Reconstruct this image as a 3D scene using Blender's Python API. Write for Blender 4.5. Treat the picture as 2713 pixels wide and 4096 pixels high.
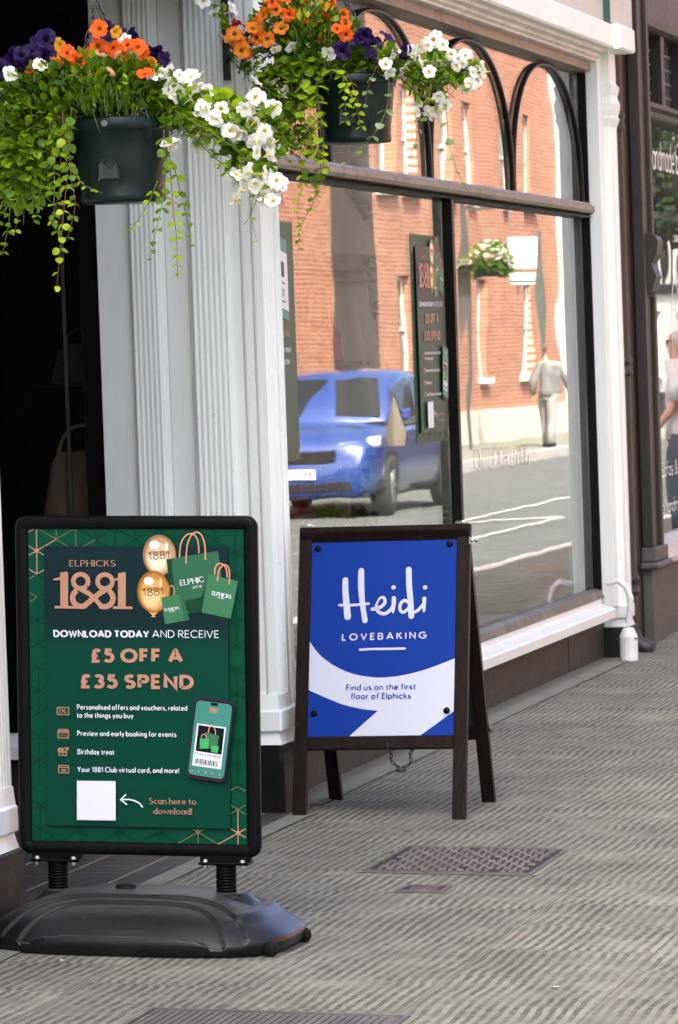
import bpy, bmesh, math, random
from math import sin, cos, pi, radians, atan2, sqrt
from mathutils import Vector, Matrix
random.seed(7)
S = bpy.context.scene
for o in list(bpy.data.objects): bpy.data.objects.remove(o)

# ---------------------------------------------------------------- camera
# World frame: +Y runs along the shop front away from the camera, +X from the shop front out to the street.
CAMP = Vector((3.72, 0.0, 1.6)); YAW, PIT, ROLL = radians(13.86), radians(2.14), radians(2.0)
FW = Vector((-sin(YAW)*cos(PIT), cos(YAW)*cos(PIT), -sin(PIT)))
R0 = Vector((cos(YAW), sin(YAW), 0)); U0 = R0.cross(FW)
CR = R0*cos(ROLL) - U0*sin(ROLL); CU = R0*sin(ROLL) + U0*cos(ROLL)
cam = bpy.data.cameras.new('camera'); camo = bpy.data.objects.new('camera', cam); S.collection.objects.link(camo)
mm = Matrix((CR, CU, -FW)).transposed().to_4x4(); mm.translation = CAMP; camo.matrix_world = mm
cam.sensor_fit = 'VERTICAL'; cam.sensor_height = 36; cam.lens = 145.0
cam.clip_start = 0.1; cam.clip_end = 600
cam.dof.use_dof = True; cam.dof.focus_distance = 11.8; cam.dof.aperture_fstop = 18.0
S.camera = camo

# ---------------------------------------------------------------- light
SUN = Vector((-0.30, -0.58, 0.76)).normalized()
w = bpy.data.worlds.new('World'); S.world = w; w.use_nodes = True
nt = w.node_tree; nt.nodes.clear()
sky = nt.nodes.new('ShaderNodeTexSky'); sky.sky_type = 'NISHITA'; sky.sun_disc = False
sky.sun_elevation = math.asin(SUN.z); sky.sun_rotation = math.atan2(SUN.x, SUN.y)
sky.air_density = 0.4; sky.dust_density = 5.0; sky.ozone_density = 0.0
bg = nt.nodes.new('ShaderNodeBackground'); bg.inputs[1].default_value = 0.15
ow = nt.nodes.new('ShaderNodeOutputWorld'); nt.links.new(sky.outputs[0], bg.inputs[0]); nt.links.new(bg.outputs[0], ow.inputs[0])
sl = bpy.data.lights.new('sun', 'SUN'); sl.energy = 2.0; sl.angle = radians(0.53); sl.color = (1.0, 0.98, 0.88)
so = bpy.data.objects.new('sun', sl); S.collection.objects.link(so); so.rotation_euler = SUN.to_track_quat('Z', 'Y').to_euler(); so.location = (-8, 10, 30)
S.view_settings.view_transform = 'Standard'; S.view_settings.look = 'None'; S.view_settings.gamma = 1; S.view_settings.exposure = 2.84
S.cycles.max_bounces = 8; S.cycles.transparent_max_bounces = 16; S.cycles.glossy_bounces = 4; S.cycles.diffuse_bounces = 4
S.cycles.use_denoising = True; S.cycles.caustics_reflective = False; S.cycles.caustics_refractive = False

# ---------------------------------------------------------------- materials
def lin(h):
    h = h.lstrip('#'); c = [int(h[i:i+2], 16)/255 for i in (0, 2, 4)]
    return tuple(x/12.92 if x <= .04045 else ((x+.055)/1.055)**2.4 for x in c)
class NT:
    def __init__(s, name):
        s.m = bpy.data.materials.new(name); s.m.use_nodes = True; s.t = s.m.node_tree; s.n = s.t.nodes
        s.b = s.n['Principled BSDF']; s.o = s.n['Material Output']
    def new(s, typ, **kw):
        n = s.n.new('ShaderNode'+typ)
        for k, v in kw.items():
            if k.startswith('i_'):
                k = k[2:]; k = int(k) if k.isdigit() else k.replace('_', ' ')
                s.put(n.inputs[k], v)
            else: setattr(n, k, v)
        return n
    def put(s, sock, v):
        if isinstance(v, bpy.types.NodeSocket): s.t.links.new(v, sock)
        elif isinstance(v, tuple) and len(v) == 3 and len(getattr(sock, 'default_value', (0,)*3)) == 4: sock.default_value = (*v, 1)
        else: sock.default_value = v
    def math(s, op, a, b=0.0, c=None, clamp=False):
        n = s.n.new('ShaderNodeMath'); n.operation = op; n.use_clamp = clamp
        s.put(n.inputs[0], a); s.put(n.inputs[1], b)
        if c is not None: s.put(n.inputs[2], c)
        return n.outputs[0]
    def mix(s, f, a, b):
        n = s.n.new('ShaderNodeMix'); n.data_type = 'RGBA'
        s.put(n.inputs[0], f); s.put(n.inputs[6], a); s.put(n.inputs[7], b); return n.outputs[2]
    def coord(s, k='Object'): return s.new('TexCoord').outputs[k]
    def noise(s, scale, detail=3, rough=.6, vec=None, dist=0):
        n = s.new('TexNoise'); n.inputs['Scale'].default_value = scale; n.inputs['Detail'].default_value = detail
        n.inputs['Roughness'].default_value = rough; n.inputs['Distortion'].default_value = dist
        s.put(n.inputs['Vector'], vec if vec is not None else s.coord()); return n.outputs['Fac']
    def ramp(s, f, *st):
        n = s.n.new('ShaderNodeValToRGB'); cr = n.color_ramp
        while len(cr.elements) < len(st): cr.elements.new(.5)
        for e, (p, c) in zip(cr.elements, st): e.position = p; e.color = (*c, 1) if len(c) == 3 else c
        s.put(n.inputs[0], f); return n.outputs[0]
    def smooth(s, v, a, b):
        n = s.new('MapRange'); n.interpolation_type = 'SMOOTHSTEP'; s.put(n.inputs[0], v); n.inputs[1].default_value = a; n.inputs[2].default_value = b; return n.outputs[0]
    def bump(s, h, strength=.3, dist=.01):
        n = s.new('Bump'); n.inputs['Strength'].default_value = strength; n.inputs['Distance'].default_value = dist
        s.put(n.inputs['Height'], h); s.put(s.b.inputs['Normal'], n.outputs[0])
    def set(s, **kw):
        for k, v in kw.items(): s.put(s.b.inputs[k.replace('_', ' ')], v)
        return s
def vmul(c, k): return tuple(min(1, x*k) for x in c)
def M(name, col, rough=.5, metal=0, var=.12, vs=6, bump=0, bs=90, bd=.002, spec=.5, stretch=None, coat=0, dirt=None, dsc=3, dlo=.58, dhi=.75):
    if isinstance(col, str): col = lin(col)
    t = NT(name); co = t.coord(); v = co
    if stretch:
        mp = t.new('Mapping'); t.put(mp.inputs[0], co); mp.inputs['Scale'].default_value = stretch; v = mp.outputs[0]
    c = t.mix(t.smooth(t.noise(vs, 4, .6, v), .3, .7), vmul(col, 1-var), vmul(col, 1+var))
    if dirt is not None: c = t.mix(t.smooth(t.noise(dsc, 5, .7, co), dlo, dhi), c, dirt)
    r = t.math('MULTIPLY_ADD', t.noise(vs*2.3, 3, .6, co), .25, rough-.12, clamp=True)
    t.set(Base_Color=c, Roughness=r, Metallic=metal, Specular_IOR_Level=spec, Coat_Weight=coat)
    if bump: t.bump(t.noise(bs, 3, .6, v), bump, bd)
    return t.m
def ink(name, col, rough=.5):   # printed colour
    t = NT(name); col = lin(col) if isinstance(col, str) else col
    t.set(Base_Color=vmul(col, .8) if max(col) < .2 else col, Roughness=rough-.1, Specular_IOR_Level=.10); return t.m
def glass_mat(name, tint=(.93, .95, .94), f0=.1):
    t = NT(name); g = t.new('NewGeometry')
    d = t.new('VectorMath', operation='DOT_PRODUCT'); t.put(d.inputs[0], g.outputs['Incoming']); t.put(d.inputs[1], g.outputs['Normal'])
    k = t.math('SUBTRACT', 1.0, t.math('ABSOLUTE', d.outputs['Value']), clamp=True)
    f = t.math('MULTIPLY_ADD', t.math('POWER', k, 5.0), 1-f0, f0, clamp=True)
    wv = t.new('Bump'); wv.inputs['Strength'].default_value = .004; wv.inputs['Distance'].default_value = .2
    t.put(wv.inputs['Height'], t.noise(1.6, 1, .4))
    gl = t.new('BsdfGlossy'); gl.inputs['Roughness'].default_value = 0.0; t.put(gl.inputs['Normal'], wv.outputs[0])
    tr = t.new('BsdfTransparent'); tr.inputs[0].default_value = (*tint, 1)
    mx = t.new('MixShader'); t.put(mx.inputs[0], f); t.put(mx.inputs[1], tr.outputs[0]); t.put(mx.inputs[2], gl.outputs[0])
    t.put(t.o.inputs[0], mx.outputs[0]); return t.m
def brick_mat(name, ax, c1, c2, mortar, vary=.25, bw=.225, bh=.075):
    t = NT(name); sp = t.new('SeparateXYZ'); t.put(sp.inputs[0], t.coord())
    cb = t.new('CombineXYZ'); t.put(cb.inputs[0], sp.outputs[ax]); t.put(cb.inputs[1], sp.outputs['Z'])
    b = t.new('TexBrick'); t.put(b.inputs['Vector'], cb.outputs[0]); b.inputs['Scale'].default_value = 1
    b.inputs['Brick Width'].default_value = bw; b.inputs['Row Height'].default_value = bh; b.inputs['Mortar Size'].default_value = .006
    b.inputs['Color1'].default_value = (*c1, 1); b.inputs['Color2'].default_value = (*c2, 1); b.inputs['Mortar'].default_value = (*mortar, 1)
    n = t.smooth(t.noise(.9, 5, .7), .35, .7)
    t.set(Base_Color=t.mix(t.math('MULTIPLY', n, vary), b.outputs['Color'], vmul(c1, .55)), Roughness=.9, Specular_IOR_Level=.2)
    t.bump(t.math('SUBTRACT', 1.0, b.outputs['Fac']), .6, .008); return t.m

def paint_white(name, col=(.745, .785, .73)):
    t = NT(name); co = t.coord()
    mp = t.new('Mapping'); t.put(mp.inputs[0], co); mp.inputs['Scale'].default_value = (1, 1, .12)
    c = t.mix(t.smooth(t.noise(9, 5, .65, mp.outputs[0]), .35, .8), col, vmul(col, .88))
    c = t.mix(t.smooth(t.noise(38, 3, .7, co), .70, .78), c, (.45, .43, .39))
    c = t.mix(t.smooth(t.noise(13, 4, .8, co), .715, .73), c, (.24, .19, .145))
    t.set(Base_Color=c, Roughness=.42, Specular_IOR_Level=.4); t.bump(t.noise(55, 4, .6, mp.outputs[0]), .12, .004); return t.m

def paver_mat():
    t = NT('ribbed_paver'); co = t.coord(); sp = t.new('SeparateXYZ'); t.put(sp.inputs[0], co)
    x, y = sp.outputs['X'], sp.outputs['Y']
    wob = t.math('ADD', t.math('MULTIPLY', t.math('SUBTRACT', t.noise(1.1, 2, .5), .5), .055), t.math('MULTIPLY', t.math('SUBTRACT', t.noise(7, 3, .6), .5), .022))
    SX, SY = .46, .46   # block size
    ix = t.math('FLOOR', t.math('DIVIDE', x, SX)); iy = t.math('FLOOR', t.math('DIVIDE', t.math('MULTIPLY_ADD', ix, .31, y), SY))
    wn = t.new('TexWhiteNoise', noise_dimensions='2D'); cb = t.new('CombineXYZ'); t.put(cb.inputs[0], ix); t.put(cb.inputs[1], iy); t.put(wn.inputs['Vector'], cb.outputs[0])
    rnd = wn.outputs['Value']
    px, py = .0315, .0185
    fx = t.math('FRACT', t.math('DIVIDE', t.math('ADD', x, t.math('ADD', wob, t.math('MULTIPLY', rnd, .018))), px))
    fy = t.math('FRACT', t.math('DIVIDE', t.math('ADD', y, t.math('MULTIPLY', rnd, .02)), py))
    ax = t.math('ABSOLUTE', t.math('SUBTRACT', fx, .5)); ay = t.math('ABSOLUTE', t.math('SUBTRACT', fy, .5))
    gx = t.math('SUBTRACT', 1.0, t.smooth(ax, .20, .30)); gy = t.math('SUBTRACT', 1.0, t.smooth(ay, .16, .28))
    g = t.math('MULTIPLY', gx, gy)
    wear = t.smooth(t.noise(3.1, 7, .8), .36, .60); g = t.math('MULTIPLY', g, t.math('MULTIPLY_ADD', wear, .8, .2)); g = t.math('MULTIPLY', g, t.math('MULTIPLY_ADD', t.smooth(t.noise(34, 2, .5), .35, .6), .8, .3), clamp=True)
    ex = t.math('ABSOLUTE', t.math('SUBTRACT', t.math('FRACT', t.math('DIVIDE', x, SX)), .5)); ey = t.math('ABSOLUTE', t.math('SUBTRACT', t.math('FRACT', t.math('DIVIDE', t.math('MULTIPLY_ADD', ix, .31, y), SY)), .5))
    j = t.math('MAXIMUM', t.smooth(ex, .4945, .498), t.smooth(ey, .4955, .4985))
    jb = t.math('MAXIMUM', t.smooth(ex, .468, .478), t.smooth(ey, .472, .480))
    g = t.math('MULTIPLY', g, t.math('MULTIPLY_ADD', jb, -.75, 1.0))
    base = t.mix(t.smooth(t.noise(5, 6, .7), .3, .7), (.172, .175, .130), (.272, .273, .212))
    base = t.mix(t.math('MULTIPLY', rnd, .45), base, (.125, .122, .104))
    base = t.mix(t.math('MULTIPLY', t.smooth(t.noise(180, 2, .5), .55, .75), .35), base, (.08, .075, .065))
    base = t.mix(t.math('MULTIPLY', t.smooth(t.noise(.9, 4, .6), .5, .7), .22), base, (.10, .09, .078))
    stripe = t.mix(t.math('MULTIPLY', gx, t.math('MULTIPLY', t.math('MULTIPLY_ADD', wear, .7, .3), .55)), base, (.07, .063, .052))
    c = t.mix(t.math('MULTIPLY', g, .95), stripe, (.022, .019, .016)); c = t.mix(t.math('MULTIPLY', j, .5), c, (.035, .03, .026))
    t.set(Base_Color=c, Roughness=.82, Specular_IOR_Level=.25)
    h = t.math('SUBTRACT', t.math('MULTIPLY', t.noise(120, 3, .6), .25), t.math('MAXIMUM', g, t.math('MULTIPLY', j, .6))); t.bump(h, .9, .004); return t.m

W = paint_white('white_paint'); WG = paint_white('white_paint_aged', (.70, .735, .68))
BLK = M('black_frame_paint', (.003, .0026, .0022), .42, bump=.05, bs=40, dirt=(.012, .010, .009), spec=.12)
BROWN = M('taupe_paint', (.185, .150, .112), .5, dirt=(.085, .07, .052), dsc=9, dlo=.52, dhi=.7, stretch=(1, .25, 1))
DKBROWN = M('arch_paint', (.006, .0045, .004), .4, spec=.12, dirt=(.10, .075, .06), dsc=7, dlo=.6, dhi=.72)
GREYW = M('grey_moulding', (.56, .54, .51), .6, dirt=(.30, .26, .22), dsc=8)
BEIGE = M('beige_board', (.50, .46, .40), .6, var=.05, stretch=(1, 1, 4))
DGREEN = M('dark_green_paint', (.012, .075, .05), .4)
RISER = M('dark_riser', (.040, .040, .033), .65, spec=.25, var=.3, vs=14, stretch=(1, 8, .5), bump=.3, bs=30, dirt=(.02, .017, .015), dsc=4)
PLINTH = M('black_plinth', (.003, .0028, .0025), .4, spec=.25, bump=.35, bs=40, bd=.006, dirt=(.05, .042, .035), dsc=16, dlo=.66, dhi=.72)
PLINTHG = M('grey_plinth', (.013, .0135, .0115), .55, spec=.25, bump=.3, bs=40, bd=.005, dirt=(.007, .006, .005), dsc=7, dlo=.5, dhi=.6)
INT = M('display_backdrop', (.30, .35, .29), .8, var=.06)
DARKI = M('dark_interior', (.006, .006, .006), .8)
FLOORI = M('display_floor', (.52, .53, .50), .6)
PLATE = glass_mat('shop_glass', f0=.20); SIDEG = glass_mat('side_glass', (.85, .85, .85), .015); NBG = glass_mat('neighbour_glass', (.80, .84, .82), .06)
HBRICK = brick_mat('house_brick', 'Y', (.45, .195, .115), (.31, .115, .065), (.55, .44, .34))  # brick of the houses opposite in its own colours
HBRICKX = brick_mat('return_brick', 'X', (.45, .16, .08), (.36, .12, .06), (.5, .4, .3))
SBRICK = brick_mat('shop_brick', 'Y', (.30, .12, .07), (.25, .10, .06), (.35, .31, .26))
STONE = M('stone_trim', (.62, .56, .47), .8, bump=.2, bs=20)
ROOF = M('slate_roof', (.10, .10, .11), .7)
CURT = M('curtain', (.60, .61, .62), .8)
WINGLASS = M('house_glass', (.02, .022, .025), .08, spec=.6)

# ---------------------------------------------------------------- objects
COL = S.collection
def meta(o, label=None, cat=None, group=None, kind=None):
    if label: o['label'] = label
    if cat: o['category'] = cat
    if group: o['group'] = group
    if kind: o['kind'] = kind
    return o
def thing(name, label, cat, loc=(0, 0, 0), group=None, rot=(0, 0, 0)):
    o = bpy.data.objects.new(name, None); COL.objects.link(o); o.location = loc; o.rotation_euler = rot; o.empty_display_size = .1
    return meta(o, label, cat, group)
class MB:
    def __init__(s): s.v = []; s.f = []; s.mi = []; s.sm = []
    def face(s, pts, m=0, smooth=False):
        i = len(s.v); s.v += [tuple(p) for p in pts]; s.f.append(tuple(range(i, i+len(pts)))); s.mi.append(m); s.sm.append(smooth)
    def mesh(s, vs, fs, m=0, smooth=False):
        i = len(s.v); s.v += [tuple(p) for p in vs]
        for f in fs: s.f.append(tuple(i+k for k in f)); s.mi.append(m); s.sm.append(smooth)
    def box(s, x0, x1, y0, y1, z0, z1, m=0, bev=0.0):
        if bev:
            b = bev; ps = []
            poly = [(x0+b, y0), (x1-b, y0), (x1, y0+b), (x1, y1-b), (x1-b, y1), (x0+b, y1), (x0, y1-b), (x0, y0+b)]
            inn = [(x0+b, y0+b), (x1-b, y0+b), (x1-b, y0+b), (x1-b, y1-b), (x1-b, y1-b), (x0+b, y1-b), (x0+b, y1-b), (x0+b, y0+b)]
            vs = [(*p, z0+0) for p in inn]+[(*p, z0+b) for p in poly]+[(*p, z1-b) for p in poly]+[(*p, z1) for p in inn]
            fs = [tuple(range(7, -1, -1)), tuple(range(24, 32))]
            for l in range(3):
                for k in range(8): fs.append((l*8+k, l*8+(k+1) % 8, l*8+8+(k+1) % 8, l*8+8+k))
            s.mesh(vs, fs, m); return
        vs = [(x, y, z) for z in (z0, z1) for y in (y0, y1) for x in (x0, x1)]
        s.mesh(vs, [(0, 2, 3, 1), (4, 5, 7, 6), (0, 1, 5, 4), (2, 6, 7, 3), (0, 4, 6, 2), (1, 3, 7, 5)], m)
    def obox(s, p0, p1, wv, hv, m=0):   # box along p0-p1 with half extents wv, hv
        p0, p1, wv, hv = Vector(p0), Vector(p1), Vector(wv), Vector(hv)
        vs = [p+a*wv+b*hv for p in (p0, p1) for a, b in ((-1, -1), (1, -1), (1, 1), (-1, 1))]
        s.mesh(vs, [(3, 2, 1, 0), (4, 5, 6, 7), (0, 1, 5, 4), (1, 2, 6, 5), (2, 3, 7, 6), (3, 0, 4, 7)], m)
    def extr(s, poly, z0, z1, m=0, closed=True, smooth=False, caps=True):   # plan polygon extruded along z
        n = len(poly); vs = [(x, y, z0) for x, y in poly]+[(x, y, z1) for x, y in poly]
        fs = [(k, (k+1) % n, n+(k+1) % n, n+k) for k in range(n if closed else n-1)]
        if caps and closed: fs += [tuple(range(n-1, -1, -1)), tuple(range(n, 2*n))]
        s.mesh(vs, fs, m, smooth)
    def exty(s, prof, y0, y1, m=0):   # (x,z) profile extruded along y
        n = len(prof); vs = [(x, y0, z) for x, z in prof]+[(x, y1, z) for x, z in prof]
        fs = [(k, n+k, n+(k+1) % n, (k+1) % n) for k in range(n)]+[tuple(range(n)), tuple(range(2*n-1, n-1, -1))]
        s.mesh(vs, fs, m)
    def lathe(s, prof, c=(0, 0, 0), n=24, m=0, smooth=True, sy=1.0, axis='z', phase=0):
        vs = []; L = len(prof)
        for k in range(n):
            a = 2*pi*k/n+phase
            for r, z in prof:
                p = (r*cos(a), r*sin(a)*sy, z)
                if axis == 'y': p = (p[0], p[2], p[1])
                if axis == 'x': p = (p[2], p[0], p[1])
                vs.append((c[0]+p[0], c[1]+p[1], c[2]+p[2]))
        fs = [(k*L+j, ((k+1) % n)*L+j, ((k+1) % n)*L+j+1, k*L+j+1) for k in range(n) for j in range(L-1)]
        s.mesh(vs, fs, m, smooth)
    def tube(s, pts, r, n=8, m=0, smooth=True, cap=True, closed=False):
        P = [Vector(p) for p in pts]; L = len(P); R = r if isinstance(r, (list, tuple)) else [r]*L
        vs = []; up = None
        for i, p in enumerate(P):
            if closed: t = (P[(i+1) % L]-P[i-1])
            else: t = (P[min(i+1, L-1)]-P[max(i-1, 0)])
            t.normalize()
            if up is None:
                up = Vector((0, 0, 1)) if abs(t.z) < .9 else Vector((1, 0, 0))
            a = t.cross(up)
            if a.length < 1e-5: a = t.orthogonal()
            a.normalize(); up = a.cross(t); b = up
            for k in range(n):
                q = 2*pi*k/n; vs.append(p+(a*cos(q)+b*sin(q))*R[i])
        fs = [(i*n+k, i*n+(k+1) % n, ((i+1) % L)*n+(k+1) % n, ((i+1) % L)*n+k) for i in range(L if closed else L-1) for k in range(n)]
        if cap and not closed: fs += [tuple(range(n-1, -1, -1)), tuple(range((L-1)*n, L*n))]
        s.mesh(vs, fs, m, smooth)
    def build(s, name, mats, parent=None, label=None, cat=None, group=None, kind=None, fix=True):
        me = bpy.data.meshes.new(name); me.from_pydata(s.v, [], s.f)
        for m in (mats if isinstance(mats, (list, tuple)) else [mats]): me.materials.append(m)
        me.polygons.foreach_set('material_index', s.mi); me.polygons.foreach_set('use_smooth', s.sm); me.update()
        if fix:
            bm = bmesh.new(); bm.from_mesh(me); bmesh.ops.recalc_face_normals(bm, faces=bm.faces); bm.to_mesh(me); bm.free()
        o = bpy.data.objects.new(name, me); COL.objects.link(o)
        if parent: o.parent = parent
        return meta(o, label, cat, group, kind)
def box(name, m, parent, *a, **k): b = MB(); b.box(*a, **k); return b.build(name, m, parent)
def chain_links(mb, path_pts, ll=.022, r=.0017, wd=.0055):
    P = [Vector(p) for p in path_pts]; seg = []; step = ll*.72
    d = 0; pos = []; acc = 0
    for a, b in zip(P, P[1:]):
        L = (b-a).length; t = (b-a)/L; u = acc
        while u < L: pos.append((a+t*u, t)); u += step
        acc = u-L
    for i, (p, t) in enumerate(pos):
        s1 = t.orthogonal().normalized(); s2 = t.cross(s1); side = s1 if i % 2 else s2
        ring = [p+t*(ll/2-wd)*(1 if cos(q) > 0 else -1)+t*wd*cos(q)+side*wd*sin(q) for q in [2*pi*k/10+.01 for k in range(10)]]
        mb.tube(ring, r, 5, closed=True)
# ================================================================ ground
SLP = .025
def gz(x): return -SLP*x
ASPH = M('asphalt', (.088, .095, .088), .85, var=.2, vs=2, bump=.5, bs=150, dirt=(.06, .065, .06), dsc=.8)
PAVER = paver_mat()
CONC = M('plain_concrete', (.175, .178, .138), .85, var=.12, vs=10, bump=.3, bs=160)
KERB = M('kerb_stone', (.45, .43, .40), .8, bump=.2)
LINE = M('road_paint', (.38, .38, .34), .7, dirt=(.3, .29, .28), dsc=12, dlo=.6, dhi=.8)
GRD = M('ground_earth', (.22, .20, .17), .9)
b = MB(); b.face([(-300, -100, -.3), (300, -100, -.3), (300, 500, -.3), (-300, 500, -.3)]); b.build('ground', GRD, kind='structure')
b = MB(); b.face([(0, -25, 0), (2.55, -25, gz(2.55)), (2.55, 170, gz(2.55)), (0, 170, 0)])
b.face([(-.2, -25, .0), (0, -25, 0), (0, 170, 0), (-.2, 170, 0)]); b.build('pavement', PAVER, kind='structure')
b = MB(); b.box(2.55, 2.68, -25, 170, -.29, gz(2.55)+.002); b.box(9.30, 9.43, -25, 170, -.29, -.055); b.build('kerb', KERB, kind='structure')
b = MB(); b.face([(2.68, -25, -.19), (9.3, -25, -.18), (9.3, 170, -.18), (2.68, 170, -.19)]); b.build('road', ASPH, kind='structure')
b = MB()
def mark(pts): b.face([(x, y, -.186+.0015*(x-2.68)+.004) for x, y in pts])
mark([(4.25, 36), (4.35, 36), (4.35, 43.2), (4.25, 43.2)]); mark([(4.25, 43.2), (5.3, 42.2), (5.35, 42.5), (4.35, 43.6)])
mark([(5.25, 42.2), (5.35, 42.2), (5.35, 70), (5.25, 70)])
for x in (2.95, 3.12): mark([(x, -20), (x+.07, -20), (x+.07, 33), (x, 33)])
for x in (8.95, 9.12): mark([(x, 45), (x+.07, 45), (x+.07, 160), (x, 160)])
b.build('road_markings', LINE, kind='structure')
b = MB(); b.face([(9.43, -25, -.06), (16, -25, -.02), (16, 170, -.02), (9.43, 170, -.06)]); b.build('far_pavement', CONC, kind='structure')
# lobby tiles
t = NT('lobby_tile'); sp = t.new('SeparateXYZ'); t.put(sp.inputs[0], t.coord())
def lines(v, per, wid): return t.smooth(t.math('ABSOLUTE', t.math('SUBTRACT', t.math('FRACT', t.math('DIVIDE', v, per)), .5)), .5-wid/per, .5-wid/per*.6)
lx = lines(t.math('ADD', sp.outputs['X'], .255), .21, .008); ly = t.math('MULTIPLY', lines(sp.outputs['Y'], .086, .0045), t.smooth(t.noise(2.5, 2), .44, .56))
lx2 = t.math('MAXIMUM', lx, ly)
c = t.mix(t.smooth(t.noise(7, 5, .7), .3, .7), (.020, .017, .0155), (.042, .037, .034)); c = t.mix(lx2, c, (.20, .165, .115))
t.set(Base_Color=c, Roughness=.55); t.bump(t.noise(90), .2, .003)
b = MB(); b.face([(-3.6, 10.9, .006), (-.0, 10.9, .006), (-.0, 14.06, .006), (-3.6, 14.06, .006)]); b.face([(0, 10.9, .006), (.055, 10.9, .0042), (.055, 14.0, .0042), (0, 14.0, .006)])
b.build('lobby_floor', t.m, kind='structure')
b = MB(); b.face([(.055, 9.5, .0035), (.13, 9.5, .0015), (.13, 14.0, .0015), (.055, 14.0, .0035)]); b.face([(-.1, 14.3, .004), (.09, 14.3, .0025), (.09, 20.95, .0025), (-.1, 20.95, .004)])
b.build('pavement_margin', CONC, kind='structure')

# ================================================================ shop building
shop = thing('shop_building', 'shop with white fluted pilasters, arched upper window lights and a dark recessed lobby', 'shop', (0, 17, 0))
def loc(o):   # parts of a thing modelled in world coordinates
    o.matrix_parent_inverse = Matrix.Translation(-o.parent.location) if not o.parent.parent else Matrix.Identity(4)
    return o
def part(mb, name, mats, parent, **k):
    o = mb.build(name, mats, parent, **k)
    if parent.type == 'EMPTY': o.matrix_parent_inverse = (Matrix.Translation(parent.location)@parent.rotation_euler.to_matrix().to_4x4()).inverted()
    return o
def pbox(name, m, parent, *a, **k): b = MB(); b.box(*a, **k); return part(b, name, m, parent)
# stall riser: two dark boards and a joint
b = MB(); b.box(-.2, -.082, 14.28, 20.04, -.02, .225); b.box(-.2, -.08, 20.052, 21.05, -.02, .225); b.box(-.2, -.095, 20.04, 20.052, -.02, .225)
part(b, 'stall_riser', RISER, shop)
b = MB(); b.exty([(-.2, .225), (.008, .215), (.02, .22), (.02, .262), (.012, .268), (-.055, .29), (-.055, .318), (-.2, .318)], 14.28, 20.87)
part(b, 'window_sill', W, shop)
# window frame
YL, YR, GX = 14.29, 20.93, -.105
b = MB(); b.exty([(-.15, .319), (-.05, .319), (-.05, .328), (-.058, .330), (-.06, .356), (-.092, .366), (-.15, .366)], YL+.05, YR-.009)
win = part(b, 'shop_window', M('worn_rail', (.105, .098, .082), .5, dirt=(.22, .20, .165), dsc=7, dlo=.5, dhi=.65, stretch=(1, .2, 1)), shop)
b = MB(); b.box(-.16, -.062, YL, YL+.05, .32, 3.017); part(b, 'jamb', BLK, win)
b = MB(); b.extr([(-.1045, YR-.018), (-.09, YR-.018), (-.09, YR-.008), (-.062, YR-.008), (-.062, YR), (-.1045, YR)], .32, 3.017); part(b, 'jamb', BLK, win)
b = MB(); b.exty([(-.16, 2.282), (-.045, 2.296), (-.035, 2.31), (-.035, 2.330), (-.05, 2.336), (-.055, 2.349), (-.16, 2.353)], YL+.05, YR-.009)
part(b, 'transom', BROWN, win)
b = MB(); b.exty([(-.16, 2.272), (-.06, 2.272), (-.052, 2.281), (-.16, 2.2815)], YL+.05, YR-.009); part(b, 'transom_lip', BLK, win)
b = MB(); b.box(-.1045, -.062, 17.56, 17.605, .366, 2.272); b.box(-.1045, -.098, 17.552, 17.56, .366, 2.272); part(b, 'mullion', BLK, win)
VS = [14.34, 15.5, 17.3, 19.1, 20.90]
for ya, yb in zip(VS, VS[1:]):
    b = MB(); n = 40; hz = 2.353; H = .662
    def arc(off, i):
        a = pi*i/n; cy = (ya+yb)/2; ry = (yb-ya)/2-off; rz = H-off*.9
        return cy-ry*(abs(cos(a))**.95)*(1 if cos(a) > 0 else -1), hz+rz*sin(a)**.82
    for x0, x1, o0, o1, mi in ((-.1045, -.086, .004, .023, 0), (-.086, -.081, .007, .020, 1)):
        vs = []
        for i in range(n+1):
            (yo, zo), (yi, zi) = arc(o0, i), arc(o1, i)
            vs += [(x0, yo, zo), (x1, yo, zo), (x1, yi, zi), (x0, yi, zi)]
        fs = [(i*4+k, i*4+(k+1) % 4, i*4+4+(k+1) % 4, i*4+4+k) for i in range(n) for k in range(4)]
        b.mesh(vs, fs, mi, True)
    part(b, 'arch', [DKBROWN, M('arch_edge', (.028, .02, .016), .4, spec=.3) if 'arch_edge' not in bpy.data.materials else bpy.data.materials['arch_edge']], win)
for y0, y1, z0, z1 in ((YL+.05, 17.575, .366, 2.272), (17.59, YR-.004, .366, 2.272), (YL+.05, YR-.03, 2.353, 3.02)):
    b = MB(); b.box(GX-.008, GX, y0, y1, z0, z1); part(b, 'pane', PLATE, win)
# lintel, cornice, fascia
b = MB(); b.exty([(-.3, 3.018), (-.10, 3.018), (-.035, 3.024), (-.035, 3.07), (-.3, 3.07)], YL, YR-.0); part(b, 'window_head', BROWN, shop)
b = MB(); b.exty([(-.3, 3.071), (.0, 3.071), (.0, 3.082), (.018, 3.09), (.018, 3.103), (.045, 3.112), (.05, 3.128), (-.3, 3.128)], 13.6, YR-.001); part(b, 'soffit_moulding', GREYW, shop)
b = MB(); b.exty([(-.3, 3.129), (.09, 3.129), (.10, 3.139), (.10, 3.243), (.085, 3.255), (-.3, 3.258)], 9, 20.88)
b.exty([(-.3, 3.127), (.125, 3.127), (.135, 3.137), (.135, 3.245), (.12, 3.257), (-.3, 3.26)], 20.881, 21.31); part(b, 'cornice', W, shop)
b = MB(); b.box(-.3, .06, 9, 20.82, 3.259, 4.2); b.box(-.3, .092, 20.832, 21.5, 3.261, 4.2); part(b, 'fascia_board', BEIGE, shop)
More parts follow.
